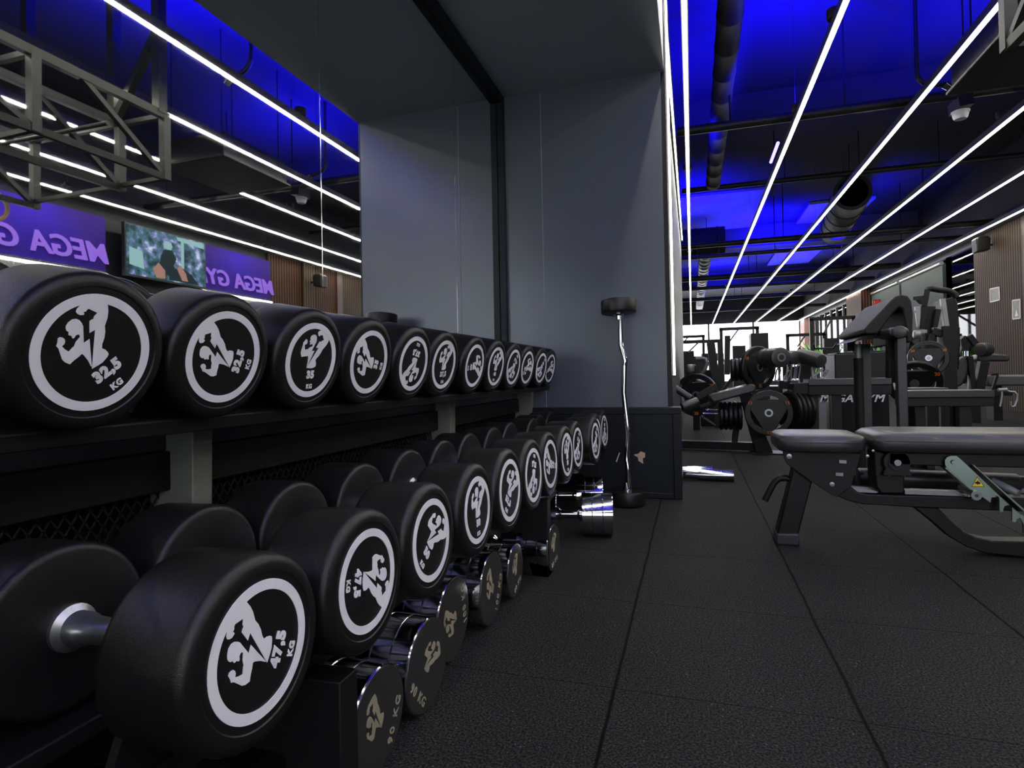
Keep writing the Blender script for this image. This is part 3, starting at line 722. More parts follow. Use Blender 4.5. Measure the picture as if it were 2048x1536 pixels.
chrome_dumbbell(C90b, -.556, 1.118, R(-1), R(-48), 'chrome dumbbell engraved 90 KG on the floor, second from the camera')
chrome_dumbbell(C100, -.590, 1.335, 0, R(100), 'chrome dumbbell engraved 100 KG on the floor, third from the camera')
chrome_dumbbell(C100, -.566, 1.555, R(1), R(60), 'chrome dumbbell engraved 100 KG on the floor, fourth from the camera')
chrome_dumbbell(C80, -.560, 1.765, 0, R(20), 'chrome dumbbell on the floor, fifth and small, below the 52,5 KG pair')
chrome_dumbbell(C80, -.497, 2.03, R(-3), R(10), 'chrome dumbbell on the floor pulled out, long shining barrel visible')
chrome_dumbbell(C90, -.352, 2.54, R(11), R(0), 'fat chrome dumbbell on the floor turned sideways beside the curl bar')
chrome_dumbbell(C90, -.455, 2.93, R(12), R(0), 'chrome dumbbell on the floor farthest back, by the wainscot')

# ------------------------------------------------------------------ dumbbell rack
t = empty('dumbbell_rack', (-.8, 1.6, 0), 'long two-tier black steel dumbbell rack standing in front of the mirror', 'dumbbell rack')
y0, y1 = -.5, 3.25
st = math.sin(R(10.5)); ct = math.cos(R(10.5))
def tp(d, below):   # point under the top row axis, d metres behind the face
    return (XT - d * ct - below * st, .7525 + d * st - below * ct)
def longbeam(pts, mt, name, bev=.003):
    MB().slab([(x, y0, z) for x, z in pts], (0, y1 - y0, 0)).build(name, mt, t, bevel=bev)
p1, p2, p3, p4 = tp(.03, .1075), tp(.085, .1075), tp(.085, .133), tp(.03, .133)
longbeam([p1, p2, p3, p4], 'black_deep', 'top_front_rail')
p1, p2, p3, p4 = tp(.275, .1075), tp(.335, .1075), tp(.335, .133), tp(.275, .133)
longbeam([p1, p2, p3, p4], 'black_metal', 'top_rear_rail')
longbeam([(-.575, .286), (-.61, .286), (-.61, .255), (-.575, .255)], 'black_deep', 'lower_front_rail')
longbeam([(-.75, .2795), (-.905, .2795), (-.905, .255), (-.75, .255)], 'black_metal', 'lower_rear_rail')
longbeam([(-1.0, .578), (-1.04, .578), (-1.04, .61), (-1.0, .61)], 'grey_metal', 'back_beam')  # upper part of the beam, greyed to paint in its lit band
longbeam([(-.99, .50), (-1.04, .50), (-1.04, .577), (-.99, .577)], 'black_deep', 'back_beam')
longbeam([(-1.0, .18), (-1.04, .18), (-1.04, .24), (-1.0, .24)], 'rack_grey', 'back_beam')
for yp in (-.42, .74, 1.98, 3.2):
    u = MB()
    u.slab([(-.80, yp - .02, .15), (-.80, yp - .02, .262), (-.5, yp - .02, .27), (-.5, yp - .02, 0), (-.56, yp - .02, 0), (-.6, yp - .02, .15)], (0, .045, 0))
    u.slab([(-.98, yp - .02, 0), (-.5, yp - .02, 0), (-.5, yp - .02, .05), (-.98, yp - .02, .05)], (0, .045, 0))
    MB().slab([(-.932, yp + .138, .64), (-1.04, yp + .138, .64), (-1.055, yp + .138, 0.0), (-.945, yp + .138, 0)], (0, .048, 0)).build('upright', 'upright_lit', t, bevel=.002)
    MB().slab([(-.85, yp + .14, .645), (-.935, yp + .14, .645), (-.935, yp + .14, .68), (-.85, yp + .14, .675)], (0, .03, 0)).build('tier_arm', 'black_deep', t, bevel=.002)
    u.build('foot_frame', 'black_deep', t, bevel=.002)
# saddles under each head
sd = MB(); sl = MB()
def saddle(mb, px, pz, ax, az, y, Rh, th):
    """cradle plate of thickness th along the (ax,az) axis, hugging a head of radius Rh centred at px,pz"""
    nx, nz = -az, ax   # downwards
    P = []
    for k in range(9):
        a = R(-52 + 13 * k); P.append((Rh * math.sin(a), Rh * math.cos(a)))
    P2 = [(x, 0) for x in ()]
    pts = [Vector((px + nx * d, y + s, pz + nz * d)) for s, d in P] + [Vector((px + nx * d, y + s, pz + nz * d)) for s, d in ((Rh * .92, Rh * .95), (Rh * .75, Rh * 1.13), (-Rh * .75, Rh * 1.13), (-Rh * .92, Rh * .95))]
    MB().slab(pts, (ax * th, 0, az * th)).build('saddle', 'black_deep', t, smooth=False)
for i in range(12):
    for d in (.07, .30):
        saddle(sd, XT - (d) * ct, .7525 + d * st, -ct, st, top_y[i], .1066, .012)
    for d in (.105, .37):
        Rh = .1081 if i < 4 else .1131
        saddle(sl, XL - d, .403, -1, 0, low_y[i], Rh, .012)
# expanded metal back panel
ms = MB(); yy = y0
while yy < y1:
    zz = .25
    while zz < .53:
        c_ = (-1.02, yy, zz); dy, dz = .011, .017
        ms.bar((-1.02, yy - dy, zz), (-1.02, yy, zz + dz), .0025); ms.bar((-1.02, yy, zz + dz), (-1.02, yy + dy, zz), .0025)
        ms.bar((-1.02, yy - dy, zz), (-1.02, yy, zz - dz), .0025); ms.bar((-1.02, yy, zz - dz), (-1.02, yy + dy, zz), .0025)
        zz += .034
    yy += .022
ms.build('mesh_panel', 'rack_grey', t, smooth=False)

# ------------------------------------------------------------------ curl bar standing on end
b0 = Vector((-.353, 3.15, 0)); e0 = Vector((-.388, 3.22, 1.13)); ax = (e0 - b0).normalized()
t = empty('curl_bar', b0, 'fixed curl barbell with round rubber heads standing upright against the end wall', 'barbell')
MB().rcyl(b0, b0 + ax * .075, .098, .008, 48).build('head', 'rubber', t)
MB().rcyl(b0 + ax * 1.055, b0 + ax * 1.13, .098, .008, 48).build('head', 'rubber', t)
MB().lathe([(.03, .075), (.03, .082), (.018, .09), (.016, .12), (0, .12)], b0, ax, 24).build('collar', 'chrome', t)
MB().lathe([(.03, 1.055), (.03, 1.048), (.018, 1.04), (.016, 1.02), (0, 1.02)], b0, ax, 24).build('collar', 'chrome', t)
pb_ = [(1240.5, 620, 3.215), (1241, 655, 3.21), (1242, 690, 3.205), (1250.5, 722, 3.2), (1249, 732, 3.2), (1247.5, 785, 3.19), (1256.5, 862, 3.175), (1256.5, 874, 3.175), (1253, 920, 3.165), (1255.5, 932, 3.16), (1257.5, 975, 3.152)]
pb_ = [W(*p) for p in pb_]
sg = []
for i in range(len(pb_) - 1): sg += [pb_[i].lerp(pb_[i + 1], k / 3) for k in range(3)]
sg.append(pb_[-1])
MB().tube(sg, .0145, 16).build('bar', 'chrome', t)

# chrome bar ends on the floor
for (a, b, r, lab) in ((W(1340, 957, 3.98), W(1468, 962, 3.96), .036, 'thick chrome bar sleeve lying on the floor beside the pillar, nearest'), (W(1330, 950, 4.1), W(1441, 951, 4.1), .028, 'middle chrome bar sleeve lying on the floor'),
                       (W(1335, 945, 4.22), W(1425, 944, 4.22), .026, 'rear chrome bar sleeve lying on the floor')):
    a.z = r + .001; b.z = r + .001
    t = empty('chrome_bar', (a + b) / 2, lab, 'bar', 'chrome bars on the floor')
    m_ = a.lerp(b, .45)
    MB().cyl(a, m_, r * .82, n=24).build('shaft', 'chrome', t); MB().cyl(m_, b, r, n=24).build('sleeve', 'chrome', t)

# ------------------------------------------------------------------ foreground adjustable bench
t = empty('adjustable_bench', (.9, 2.65, 0), 'black adjustable weight bench with upholstered pads, largest thing at right foreground', 'weight bench')
YN, YF = 2.50, 2.80
def outline(pts, Y, th, fn=Dz): return MB().slab([fn(x, y, Y) for x, y in pts], (0, th, 0))
seat = MB()
# seat pad: plan outline tapering to the front, lofted
pl = [(.325, .06), (.335, .025), (.37, .008), (.45, .0), (.56, .0), (.625, .012), (.645, .04)]
plan = [(x, YN + d) for x, d in pl] + [(x, YF - d) for x, d in reversed(pl)]
def padloft(mb, plan, z0, z1, crown=.006):
    c = Vector((sum(p[0] for p in plan) / len(plan), sum(p[1] for p in plan) / len(plan), 0)); n = len(plan)
    lv = [(z0, .93), (z0 + .008, .985), (z0 + .025, 1.0), (z1 - .02, 1.0), (z1 - .006, .965), (z1, .9), (z1 + crown * .6, .6), (z1 + crown, .2)]
    vs = []
    for z, s in lv: vs += [Vector((c.x + (x - c.x) * s, c.y + (y - c.y) * s, z)) for x, y in plan]
    fs = [tuple(range(n - 1, -1, -1)), tuple((len(lv) - 1) * n + k for k in range(n))]
    for i in range(len(lv) - 1): fs += [(i * n + k, i * n + (k + 1) % n, (i + 1) * n + (k + 1) % n, (i + 1) * n + k) for k in range(n)]
    mb.add(vs, fs)
padloft(seat, plan, .385, .452)
seat.build('seat', 'pad', t, ang=60)
back = MB()
pl = [(.662, .035), (.672, .012), (.70, .0), (1.2, -.005), (1.80, -.005), (1.86, .02), (1.88, .06)]
plan = [(x, YN + d) for x, d in pl] + [(x, YF - d) for x, d in reversed(pl)]
padloft(back, plan, .39, .466, .003)
back.build('backrest', 'pad', t, ang=60)
sw = MB().tube([(x, YN - .001, .434) for x in (.70, 1.0, 1.4, 1.8)], .0018, 6).tube([(x, YN + .0, .425) for x in (.38, .45, .56, .62)], .0018, 6)
sw.build('piping', 'pad_side', t)
MB().box(.72, 1.8, YN + .03, YF - .03, .34, .388).build('backrest_frame', 'black_metal', t, bevel=.004)
outline([(180, 225), (500, 240), (780, 262), (775, 300), (705, 520), (590, 600), (400, 480), (215, 345), (185, 290)], YN + .04, .02).build('side_plate', 'rack_grey', t, bevel=.002)
outline([(180, 225), (500, 240), (780, 262), (775, 300), (705, 520), (590, 600), (400, 480), (215, 345), (185, 290)], YF - .08, .02).build('side_plate', 'rack_grey', t, bevel=.002)
outline([(265, 370), (408, 470), (300, 890), (132, 890)], YN + .06, .08).build('front_leg', 'black_metal', t, bevel=.006)
fc = outline([(133, 885), (303, 885), (312, 1005), (128, 1005)], YN + .045, .11)
for v in fc.v: v.z = max(v.z, .001)
fc.build('foot_cap', 'grey_metal', t, bevel=.006)
hp = [Dz(x, y, YN + .1) for x, y in ((260, 470), (200, 450), (150, 452), (110, 485), (75, 550), (38, 625))]
hpp = []
for i in range(len(hp) - 1): hpp += [hp[i].lerp(hp[i + 1], k / 3) for k in range(3)]
hpp.append(hp[-1])
MB().tube(hpp, .013, 14).build('handle', 'black_metal', t)
outline([(560, 575), (640, 560), (700, 520), (760, 560), (830, 578), (1200, 590), (1700, 600), (2300, 610), (2300, 720), (1850, 705), (1200, 678), (800, 655), (690, 630)], YN + .05, .07).build('main_beam', 'black_metal', t, bevel=.004)
outline([(1195, 676), (1385, 684), (1500, 800), (1580, 868), (1680, 915), (1800, 940), (2400, 950), (2400, 1075), (2048, 1065), (1750, 1035), (1600, 985), (1480, 915), (1350, 800)], YN + .06, .07).build('rear_leg', 'black_metal', t, bevel=.004)
outline([(705, 515), (760, 530), (860, 540), (920, 560), (900, 566), (760, 560)], YN + .06, .05).build('cover_strip', 'silver', t)
outline([(1125, 548), (1550, 562), (1600, 592), (1125, 575)], YN + .06, .05).build('cover_strip', 'silver', t)
outline([(885, 235), (960, 250), (1125, 400), (1122, 560), (1110, 575), (940, 572), (900, 520), (890, 400)], YN + .055, .10).build('pivot_bracket', 'black_metal', t, bevel=.006)
bc = Dz(1064, 330, YN + .03)
pb = MB().slab([bc + Vector((math.cos(a) * .047, 0, math.sin(a) * .047)) for a in [R(k) for k in range(-30, 211, 20)]] + [bc + Vector((-.05, 0, -.052)), bc + Vector((.05, 0, -.052))], (0, .03, 0))
pb.build('bearing_block', 'rack_grey', t, bevel=.003)
MB().lathe([(.016, 0), (.016, .01), (.03, .01), (.03, 0)], bc - Vector((0, .006, 0)), (0, 1, 0), 32).build('bearing_ring', 'steel_worn', t)
MB().lathe([(0, 0), (.012, 0), (.012, .02), (0, .02)], bc - Vector((0, .008, 0)), (0, 1, 0), 24).build('bearing_pin', 'steel_worn', t)
bolts = MB()
for x, y, r in ((227, 283, .010), (560, 500, .009), (835, 282, .006), (1000, 422, .007), (1120, 425, .007), (880, 240, .005)):
    p = Dz(x, y, YN + .036); bolts.lathe([(0, 0), (r, .001), (r, .006)], p, (0, 1, 0), 16)
for x, y in ((640, 322), (615, 420)):
    p = Dz(x, y, YN + .036); bolts.bar(p - Vector((.013, 0, 0)), p + Vector((.013, 0, -.001)), .012, .01)
bolts.build('bolt', 'steel_worn', t)
a_, b_ = Dz(755, 440, YF - .02), Dz(2005, 470, YF - .02); b_.z = a_.z - .008
MB().rcyl(a_, b_, .038, .01, 28).build('roller_tube', 'grey_metal', t)
# zinc ladder plate
pz = [(380, 195), (450, 195), (495, 232), (580, 310), (760, 480), (980, 690), (1278, 950), (1500, 1140), (1500, 1260), (1300, 1080), (1262, 1010), (1240, 965), (1215, 950), (1190, 965), (1182, 1000), (1165, 1012), (1132, 1000), (1135, 850), (1125, 815), (1080, 798), (1040, 812), (1025, 850), (1020, 880), (1000, 890), (978, 870), (978, 730), (965, 695), (925, 678), (885, 695), (870, 730), (868, 768), (620, 600), (330, 340), (308, 300), (308, 250), (335, 212)]
MB().slab([Ez(x, y, YN + .01) for x, y in pz], (0, .008, 0)).build('ladder_plate', 'zinc', t, smooth=False)
MB().slab([Ez(x, y, YN + .012) for x, y in ((308, 345), (620, 612), (640, 590), (335, 330))], (0, .05, 0)).build('ladder_flange', 'zinc', t)
MB().slab([Ez(x, y, YN + .012) for x, y in ((640, 300), (660, 305), (1290, 860), (1290, 890))], (0, .09, 0)).build('ladder_flange', 'zinc', t)
MB().lathe([(0, 0), (.0075, 0), (.0075, .006)], Ez(418, 278, YN + .006), (0, 1, 0), 20).build('bolt', 'steel_worn', t)
MB().lathe([(.0055, 0), (.0078, 0), (.0078, .006)], Ez(405, 270, YN + .0085), (0, 1, 0), 20).build('bolt_hole', 'black_metal', t)
MB().cyl(Ez(690, 685, YN + .0), Ez(495, 575, YN + .10), .0095).build('stop_pin', 'steel_worn', t)
MB().lathe([(.006, 0), (.017, 0), (.017, .008), (.006, .008)], Ez(695, 685, YN - .002), (0, 1, 0), 24).build('stop_washer', 'steel_worn', t)
MB().cyl(Ez(1215, 660, YN + .03), Ez(890, 500, YN + .10), .013).build('cross_pin', 'silver', t)
MB().tube([Ez(x, y, YN + .05) for x, y in ((1195, 965), (1220, 940), (1250, 935), (1270, 960), (1275, 1140))], .005, 10).build('spring_hook', 'steel_worn', t)
tri = [Ez(x, y, YN + .0095) for x, y in ((702, 448), (793, 574), (632, 574))]
MB().slab(tri, (0, .0005, 0)).build('warning_triangle', 'black_metal', t, smooth=False)
cc = (tri[0] + tri[1] + tri[2]) / 3
MB().slab([cc.lerp(p, .86) - Vector((0, .0006, 0)) for p in tri], (0, .0005, 0)).build('warning_face', 'yellow', t, smooth=False)
MB().slab([Ez(x, y, YN + .0083) for x, y in ((672, 520), (700, 512), (712, 492), (720, 515), (742, 520), (738, 545), (712, 540), (706, 556), (698, 536), (684, 540))], (0, .0004, 0)).build('warning_symbol', 'black_metal', t, smooth=False)

# ------------------------------------------------------------------ preacher curl bench
t = empty('preacher_bench', (1.5, 3.9, 0), 'preacher curl bench with slanted padded top on grey posts', 'preacher bench')
YP = 3.6
prof = [(575, 690), (560, 640), (640, 545), (780, 400), (900, 270), (960, 215), (1040, 185), (1130, 200), (1175, 270), (1195, 440), (1190, 600), (1185, 800), (1110, 800), (1100, 590), (1060, 365), (1020, 345), (960, 400), (790, 620), (735, 690)]
MB().slab([B(x, y, YP) for x, y in prof], (0, .58, 0)).build('arm_pad', 'pad_matte', t, bevel=.015, seg=3)
MB().slab([B(x, y, YP + .08) for x, y in ((600, 690), (1100, 600), (1100, 680), (800, 720), (560, 760), (420, 790))], (0, .4, 0)).build('pad_bracket', 'black_metal', t)
MB().rcyl(B(1020, 668, YP - .16), B(1020, 668, YP + .1), .034, .012, 28).build('roller_core', 'pad', t)
rp = [B(x, y, YP - .12) for x, y in ((905, 605), (1110, 600), (1145, 635), (1150, 680), (1120, 725), (930, 735), (885, 700), (880, 640))]
MB().slab(rp, (0, .22, 0)).build('chest_pad', 'pad', t, bevel=.012, seg=3)
def post(x0, y0_, x1, y1_, w_, Y, mt, name, par=t):
    p, q = B(x0, y0_, Y), B(x1, y1_, Y); MB().bar(p, q, w_, w_).build(name, mt, par, bevel=.004)
p = B(1025, 740, YP); q = Vector((p.x, YP, 0.0)); MB().bar(q, p, .046).build('post', 'grey_metal', t, bevel=.005)
p = B(925, 760, YP + .1); q = B(925, 1255, YP + .1); MB().bar(p, q, .055).build('sleeve', 'rack_grey', t, bevel=.004)
p = B(495, 820, YP + .5); q = B(495, 1000, YP + .5); MB().cyl(p, q, .026).build('seat_post', 'silver', t)
MB().cyl(q, (q.x, YP + .5, .03), .031).build('seat_sleeve', 'rack_grey', t)
p = B(575, 820, YP + .5); q = Vector((p.x, YP + .5, .03)); MB().bar(p, q, .05).build('rear_post', 'grey_metal', t, bevel=.004)
p = B(385, 780, YP + .55); q = B(390, 910, YP + .55); MB().bar(p, q, .045).build('pad_stub', 'black_metal', t)
MB().bar((q.x - .3, YP + .55, .03), (1.75, YP, .03), .06).build('base_bar', 'black_metal', t)
MB().bar((1.2, YP + .5, .03), (1.9, YP + .5, .03), .06).build('base_bar', 'black_metal', t)
MB().bar((1.0, YP, .03), (2.0, YP, .03), .06).build('base_bar', 'black_metal', t)

# ------------------------------------------------------------------ attachment tables
def table(Y, x0, x1, ytop, yl, yb, posts, lab, fn=W):
    a, b = W(x0, ytop, Y), W(x1, ytop, Y); zt = (a.z + b.z) / 2
    zl = W((x0 + x1) / 2, yl, Y).z; zb = W((x0 + x1) / 2, yb, Y).z
    t = empty('attachment_table', ((a.x + b.x) / 2, Y + .2, 0), lab, 'table', 'low steel tables')
    MB().box(a.x, b.x, Y, Y + .24, zl, zt).build('ledge', 'grey_metal', t, bevel=.004)
    MB().box(a.x - .0, b.x, Y + .01, Y + .23, zb, zl - .001).build('beam', 'rack_grey', t, bevel=.004)
    for (p0, p1, cv) in posts:
        u, v = W(p0, yb, Y + .05), W(p1, yb, Y + .05)
        if cv: MB().slab([(u.x, Y + .06, zb), (v.x, Y + .06, zb), (v.x + .0, Y + .06, zb * .6), (v.x + .05, Y + .06, 0), (u.x + .07, Y + .06, 0), (u.x + .01, Y + .06, zb * .6)], (0, .08, 0)).build('leg', 'rack_grey', t, bevel=.004)
        else: MB().box(u.x, v.x, Y + .03, Y + .09, 0, zb).build('leg', 'rack_grey', t, bevel=.004)
        MB().box(u.x + .01, v.x + .01, Y + .15, Y + .21, 0, zb).build('leg', 'rack_grey', t, bevel=.004)
    return t, zt
T1, z1 = table(5.0, 1617, 1784, 757, 770, 790, ((1617, 1636, 0), (1662, 1682, 0), (1724, 1741, 0)), 'low steel table with grey ledge, left of the preacher post')
a = W(1586, 768, 5.0); b = W(1625, 768, 5.0)
MB().box(a.x, b.x, 5.02, 5.2, W(1600, 790, 5).z, W(1600, 766, 5).z).build('end_block', 'rack_grey', T1, bevel=.01)
T2, z2 = table(4.6, 1812, 1990, 781, 795, 813, ((1829, 1852, 1), (1915, 1941, 0)), 'low steel table with grey ledge, right of the preacher post')
MB().box(W(1812, 776, 5.1).x, W(1888, 776, 5.1).x, 5.02, 5.3, .5, W(1850, 776, 5.05).z).build('rear_ledge', 'grey_metal', T2, bevel=.004)
# D handles standing on table one
def dhandle(x, y, w_, h_, Y, lab, lean=0, mt='silver'):
    p = W(x, y, Y); q = W(x + w_, y - h_, Y); wd = q.x - p.x; hh = q.z - p.z
    t = empty('cable_grip', p, lab, 'cable attachment', 'chrome cable handles')
    pts = [p + Vector((lean * f_ * hh + u_ * wd, 0, f_ * hh)) for u_, f_ in ((.5, 0), (.1, .1), (0, .4), (0, .8), (.25, 1), (.75, 1), (1, .8), (1, .4), (.9, .12))]
    MB().tube(pts, .006, 8).build('loop', mt, t)
    MB().cyl(p + Vector((.1 * wd, 0, .03 * hh)), p + Vector((1.2 * wd, 0, .03 * hh)), .011).build('grip', mt, t)
    return t
dhandle(1549, 763, 7, 28, 5.1, 'small chrome loop handle on the table end, leftmost of the cluster', .2)
dhandle(1567, 763, 6, 22, 5.1, 'small chrome loop handle leaning right, second in the cluster', .4)
dhandle(1581, 762, 6, 33, 5.1, 'tall chrome loop handle in the middle of the cluster', .1)
dhandle(1590, 762, 6, 34, 5.1, 'tall chrome loop handle at the right of the cluster', .15)
dhandle(1624, 757, 5, 22, 5.15, 'chrome handle standing at the left end of the grey ledge', .3)
dhandle(1641, 757, 5, 18, 5.15, 'chrome handle standing beyond the ledge end handle', .6)
t = empty('cable_grip', W(2003, 781, 4.6), 'large chrome D handle hanging from the right table end', 'cable attachment', 'chrome cable handles')
pts = [Cz(x, y, 4.58) for x, y in ((1780, 1850), (1900, 1855), (1980, 1865), (2000, 1930), (1985, 1985), (1965, 2005), (1940, 1990), (1935, 1925))]
pts = [W(1640 + .21875 * 0 + x, y, 4.58) for x, y in ((370, 781), (380, 783), (389, 784), (394, 789), (394, 800), (390, 812), (384, 814), (381, 810), (382, 802))]
MB().tube(pts, .007, 10).build('loop', 'silver', t)
MB().tube([W(x, y, 4.58) for x, y in ((2003, 778), (2004, 790), (2002, 803), (2000, 813))], .007, 10).build('hook', 'silver', t)
MB().cyl(W(1996, 780, 4.58), W(2014, 779, 4.58), .012).build('clamp', 'silver', t)

# black boxes behind the tables
def bin_(x0, x1, yt, Y, lab, text=None):
    a, b = W(x0, yt, Y), W(x1, yt, Y)
    t = empty('storage_box', ((a.x + b.x) / 2, Y + .2, 0), lab, 'box', 'black boxes behind the tables')
    MB().box(a.x, b.x, Y, Y + .4, 0, a.z).build('body', 'black_metal', t, bevel=.012, seg=3)
    MB().box(a.x + .02, b.x - .02, Y + .02, Y + .38, a.z, a.z + .012).build('lid', 'black_metal', t, bevel=.004)
    if text:
        c = W(1702, 797, Y - .004); place_text('printed_text', text, .1, 'white', t, c, (1, 0, 0), (0, 0, 1), bold=.002, shear=.3)
    return t
bin_(1669, 1726, 708, 5.7, 'tall black box with white lettering, left of the preacher post', 'MEGA GYM')
bin_(1739, 1776, 704, 5.75, 'tall plain black box just left of the preacher post')

# ------------------------------------------------------------------ plate loaded leg machine
def tri_plate(c, R_, th, n_, parent_label, group='weight plates', txt='15', mt='rubber'):
    c = Vector(c); n_ = Vector(n_).normalized()
    t = empty('weight_plate', c, parent_label, 'weight plate', group)
    MB().lathe([(R_ * .76, 0), (R_ * .74, th * .3), (R_ * .74, th * .7), (R_ * .76, th), (R_ * .96, th), (R_, th * .8), (R_, th * .2), (R_ * .96, 0), (R_ * .76, 0)], c, n_, 48).build('rim', mt, t)
    a = n_.cross(Vector((0, 0, 1))).normalized(); b = a.cross(n_)
    if b.z < 0: b = -b
    P = []
    for k in range(3):
        a0 = R(-90 + 120 * k)
        for d in (-17, 0, 17): P.append((R_ * .8 * math.cos(a0 + R(d)), R_ * .8 * math.sin(a0 + R(d))))
    MB().prism(P, c + n_ * th * .2, a, b, n_ * th * .6).build('web', mt, t, bevel=R_ * .03)
    MB().lathe([(R_ * .1, -.004), (R_ * .17, -.004), (R_ * .18, th * .5), (R_ * .1, th * .5)], c, n_, 28).build('hub', 'steel_worn', t)
    fr = c - n_ * .0015
    for k, ang in enumerate((-90, 30, 150)):
        a0 = R(ang); p = fr + a * R_ * .86 * math.cos(a0) + b * R_ * .86 * math.sin(a0)
        place_text('weight_text', txt, R_ * .2, 'orange', t, p, a if (a.cross(b)).dot(n_) < 0 else -a, b, ext=.0008)
    return t
def stack(c, R_, th, n_, k, lab, gap=.004, mt='rubber'):
    c = Vector(c); n_ = Vector(n_).normalized()
    words = ['first', 'second', 'third', 'fourth', 'fifth', 'sixth']
    for i in range(k):
        p = c + n_ * (th + gap) * i
        t = empty('weight_plate', p, 'black rubber plate, %s from the left in %s' % (words[i], lab), 'weight plate', 'stacked plates, ' + lab)
        MB().lathe([(R_ * .16, 0), (R_ * .7, 0), (R_ * .78, th * .15), (R_ * .92, 0), (R_, th * .25), (R_, th * .75), (R_ * .92, th), (R_ * .16, th)], p, n_, 40).build('disc', mt, t)
        MB().lathe([(R_ * .1, 0), (R_ * .16, 0), (R_ * .16, th), (R_ * .1, th)], p, n_, 20).build('hub', 'steel_worn', t)
t = empty('leg_machine', (.3, 5.3, 0), 'black plate-loaded leg machine with long pads beyond the pillar', 'exercise machine')
LM = t
def bars(lst, name, mt, par, fn=A):
    for (x0, y0_, x1, y1_, w_, Y) in lst: MB().bar(fn(x0, y0_, Y), fn(x1, y1_, Y + .001), w_, w_).build(name, mt, par, bevel=.004)
MB().bar((-.12, 5.55, .05), (.60, 5.45, .05), .07, .09).build('base_rail', 'black_metal', t, bevel=.004)
fq = A(1230, 1690, 5.35); fq.z = .0
MB().slab([A(880, 900, 5.35), A(1040, 900, 5.35), A(1130, 1250, 5.35), (fq.x + .06, 5.35, 0), (fq.x - .08, 5.35, 0), A(970, 1250, 5.35)], (0, .08, 0)).build('main_leg', 'black_metal', t, bevel=.004)
MB().box(fq.x - .12, fq.x + .16, 5.28, 5.5, 0, .012).build('foot_plate', 'black_metal', t)
bars([(865, 1240, 815, 1650, .05, 5.5), (350, 990, 600, 850, .06, 5.4), (1100, 930, 1290, 870, .035, 5.3), (380, 1110, 520, 1070, .03, 5.3)], 'frame', 'black_metal', t)
MB().slab([A(x, y, 5.15) for x, y in ((500, 965), (1050, 815), (1095, 835), (1105, 905), (1060, 930), (560, 1062), (510, 1010))], (0, .3, 0)).build('long_pad', 'pad', t, bevel=.02, seg=3)
MB().rcyl(A(150, 1115, 5.2), A(360, 1045, 5.25), .042, .012).build('knee_pad', 'pad', t)
MB().cyl(A(50, 860, 5.3), A(260, 1000, 5.3), .03).build('lower_arm', 'grey_metal', t)
MB().cyl(A(455, 1145, 5.3), A(610, 1145, 5.3), .012).build('chrome_horn', 'chrome', t); MB().cyl(A(420, 1198, 5.3), A(610, 1198, 5.3), .013).build('chrome_horn', 'chrome', t)
MB().cyl(A(395, 1230, 5.35), A(580, 1350, 5.35), .012).build('push_rod', 'grey_metal', t)
bars([(1390, 830, 1540, 830, .07, 5.25)], 'cross_arm', 'rack_grey', t)
c = A(1265, 1190, 5.0)
tri_plate(c, .185, .035, (.05, 1, 0), 'large black three-grip plate with orange numbers, facing the camera on the low peg')
c2 = A(1500, 1170, 5.06)
stack(c2, .165, .035, (.9, .42, 0), 4, 'the low peg stack behind the three-grip plate')
MB().cyl(A(1265, 1190, 5.03), A(1265, 1190, 5.45), .02).build('plate_peg', 'steel_worn', LM)
MB().cyl(A(1640, 1142, 5.1), A(1755, 1118, 5.12), .016).build('plate_peg', 'steel_worn', LM)
stack(A(628, 1225, 5.35), .125, .034, (1, 0, 0), 5, 'the stack under the long pad')
stack(A(775, 640, 5.6), .105, .032, (1, 0, 0), 5, 'the upper stack left of the roller pad')
tri_plate(A(1150, 610, 5.25), .185, .04, (-.62, .78, 0), 'black three-grip plate with orange marks on the upper peg, turned sideways')
a, b = A(1230, 490, 5.0), A(1425, 478, 4.78)
MB().rcyl(a, b, .078, .012, 40).build('roller_pad', 'pad', LM)
ca = (b - a).normalized()
MB().lathe([(.022, 0), (.034, 0), (.034, .004), (.022, .004)], b, ca, 28).build('roller_ring', 'silver', LM)
for f_ in (.0, .3): MB().lathe([(.066, 0), (.08, .0), (.08, .02), (.066, .02)], a.lerp(b, f_) , ca, 36).build('roller_band', 'grey_metal', LM)
MB().rcyl(A(1530, 480, 5.2), A(1620, 485, 5.1), .06, .02).build('second_roller', 'pad', LM)
MB().rcyl(A(1640, 450, 5.2), A(1950, 530, 5.0), .062, .03).build('long_roller', 'pad', LM)
MB().slab([A(x, y, 5.3) for x, y in ((1520, 600), (1850, 570), (1800, 740), (1500, 760))], (0, .1, 0)).build('weight_housing', 'black_metal', LM)
bars([(1815, 600, 1830, 740, .02, 5.1), (1830, 720, 1960, 620, .02, 5.1)], 'adjuster_rod', 'silver', LM)

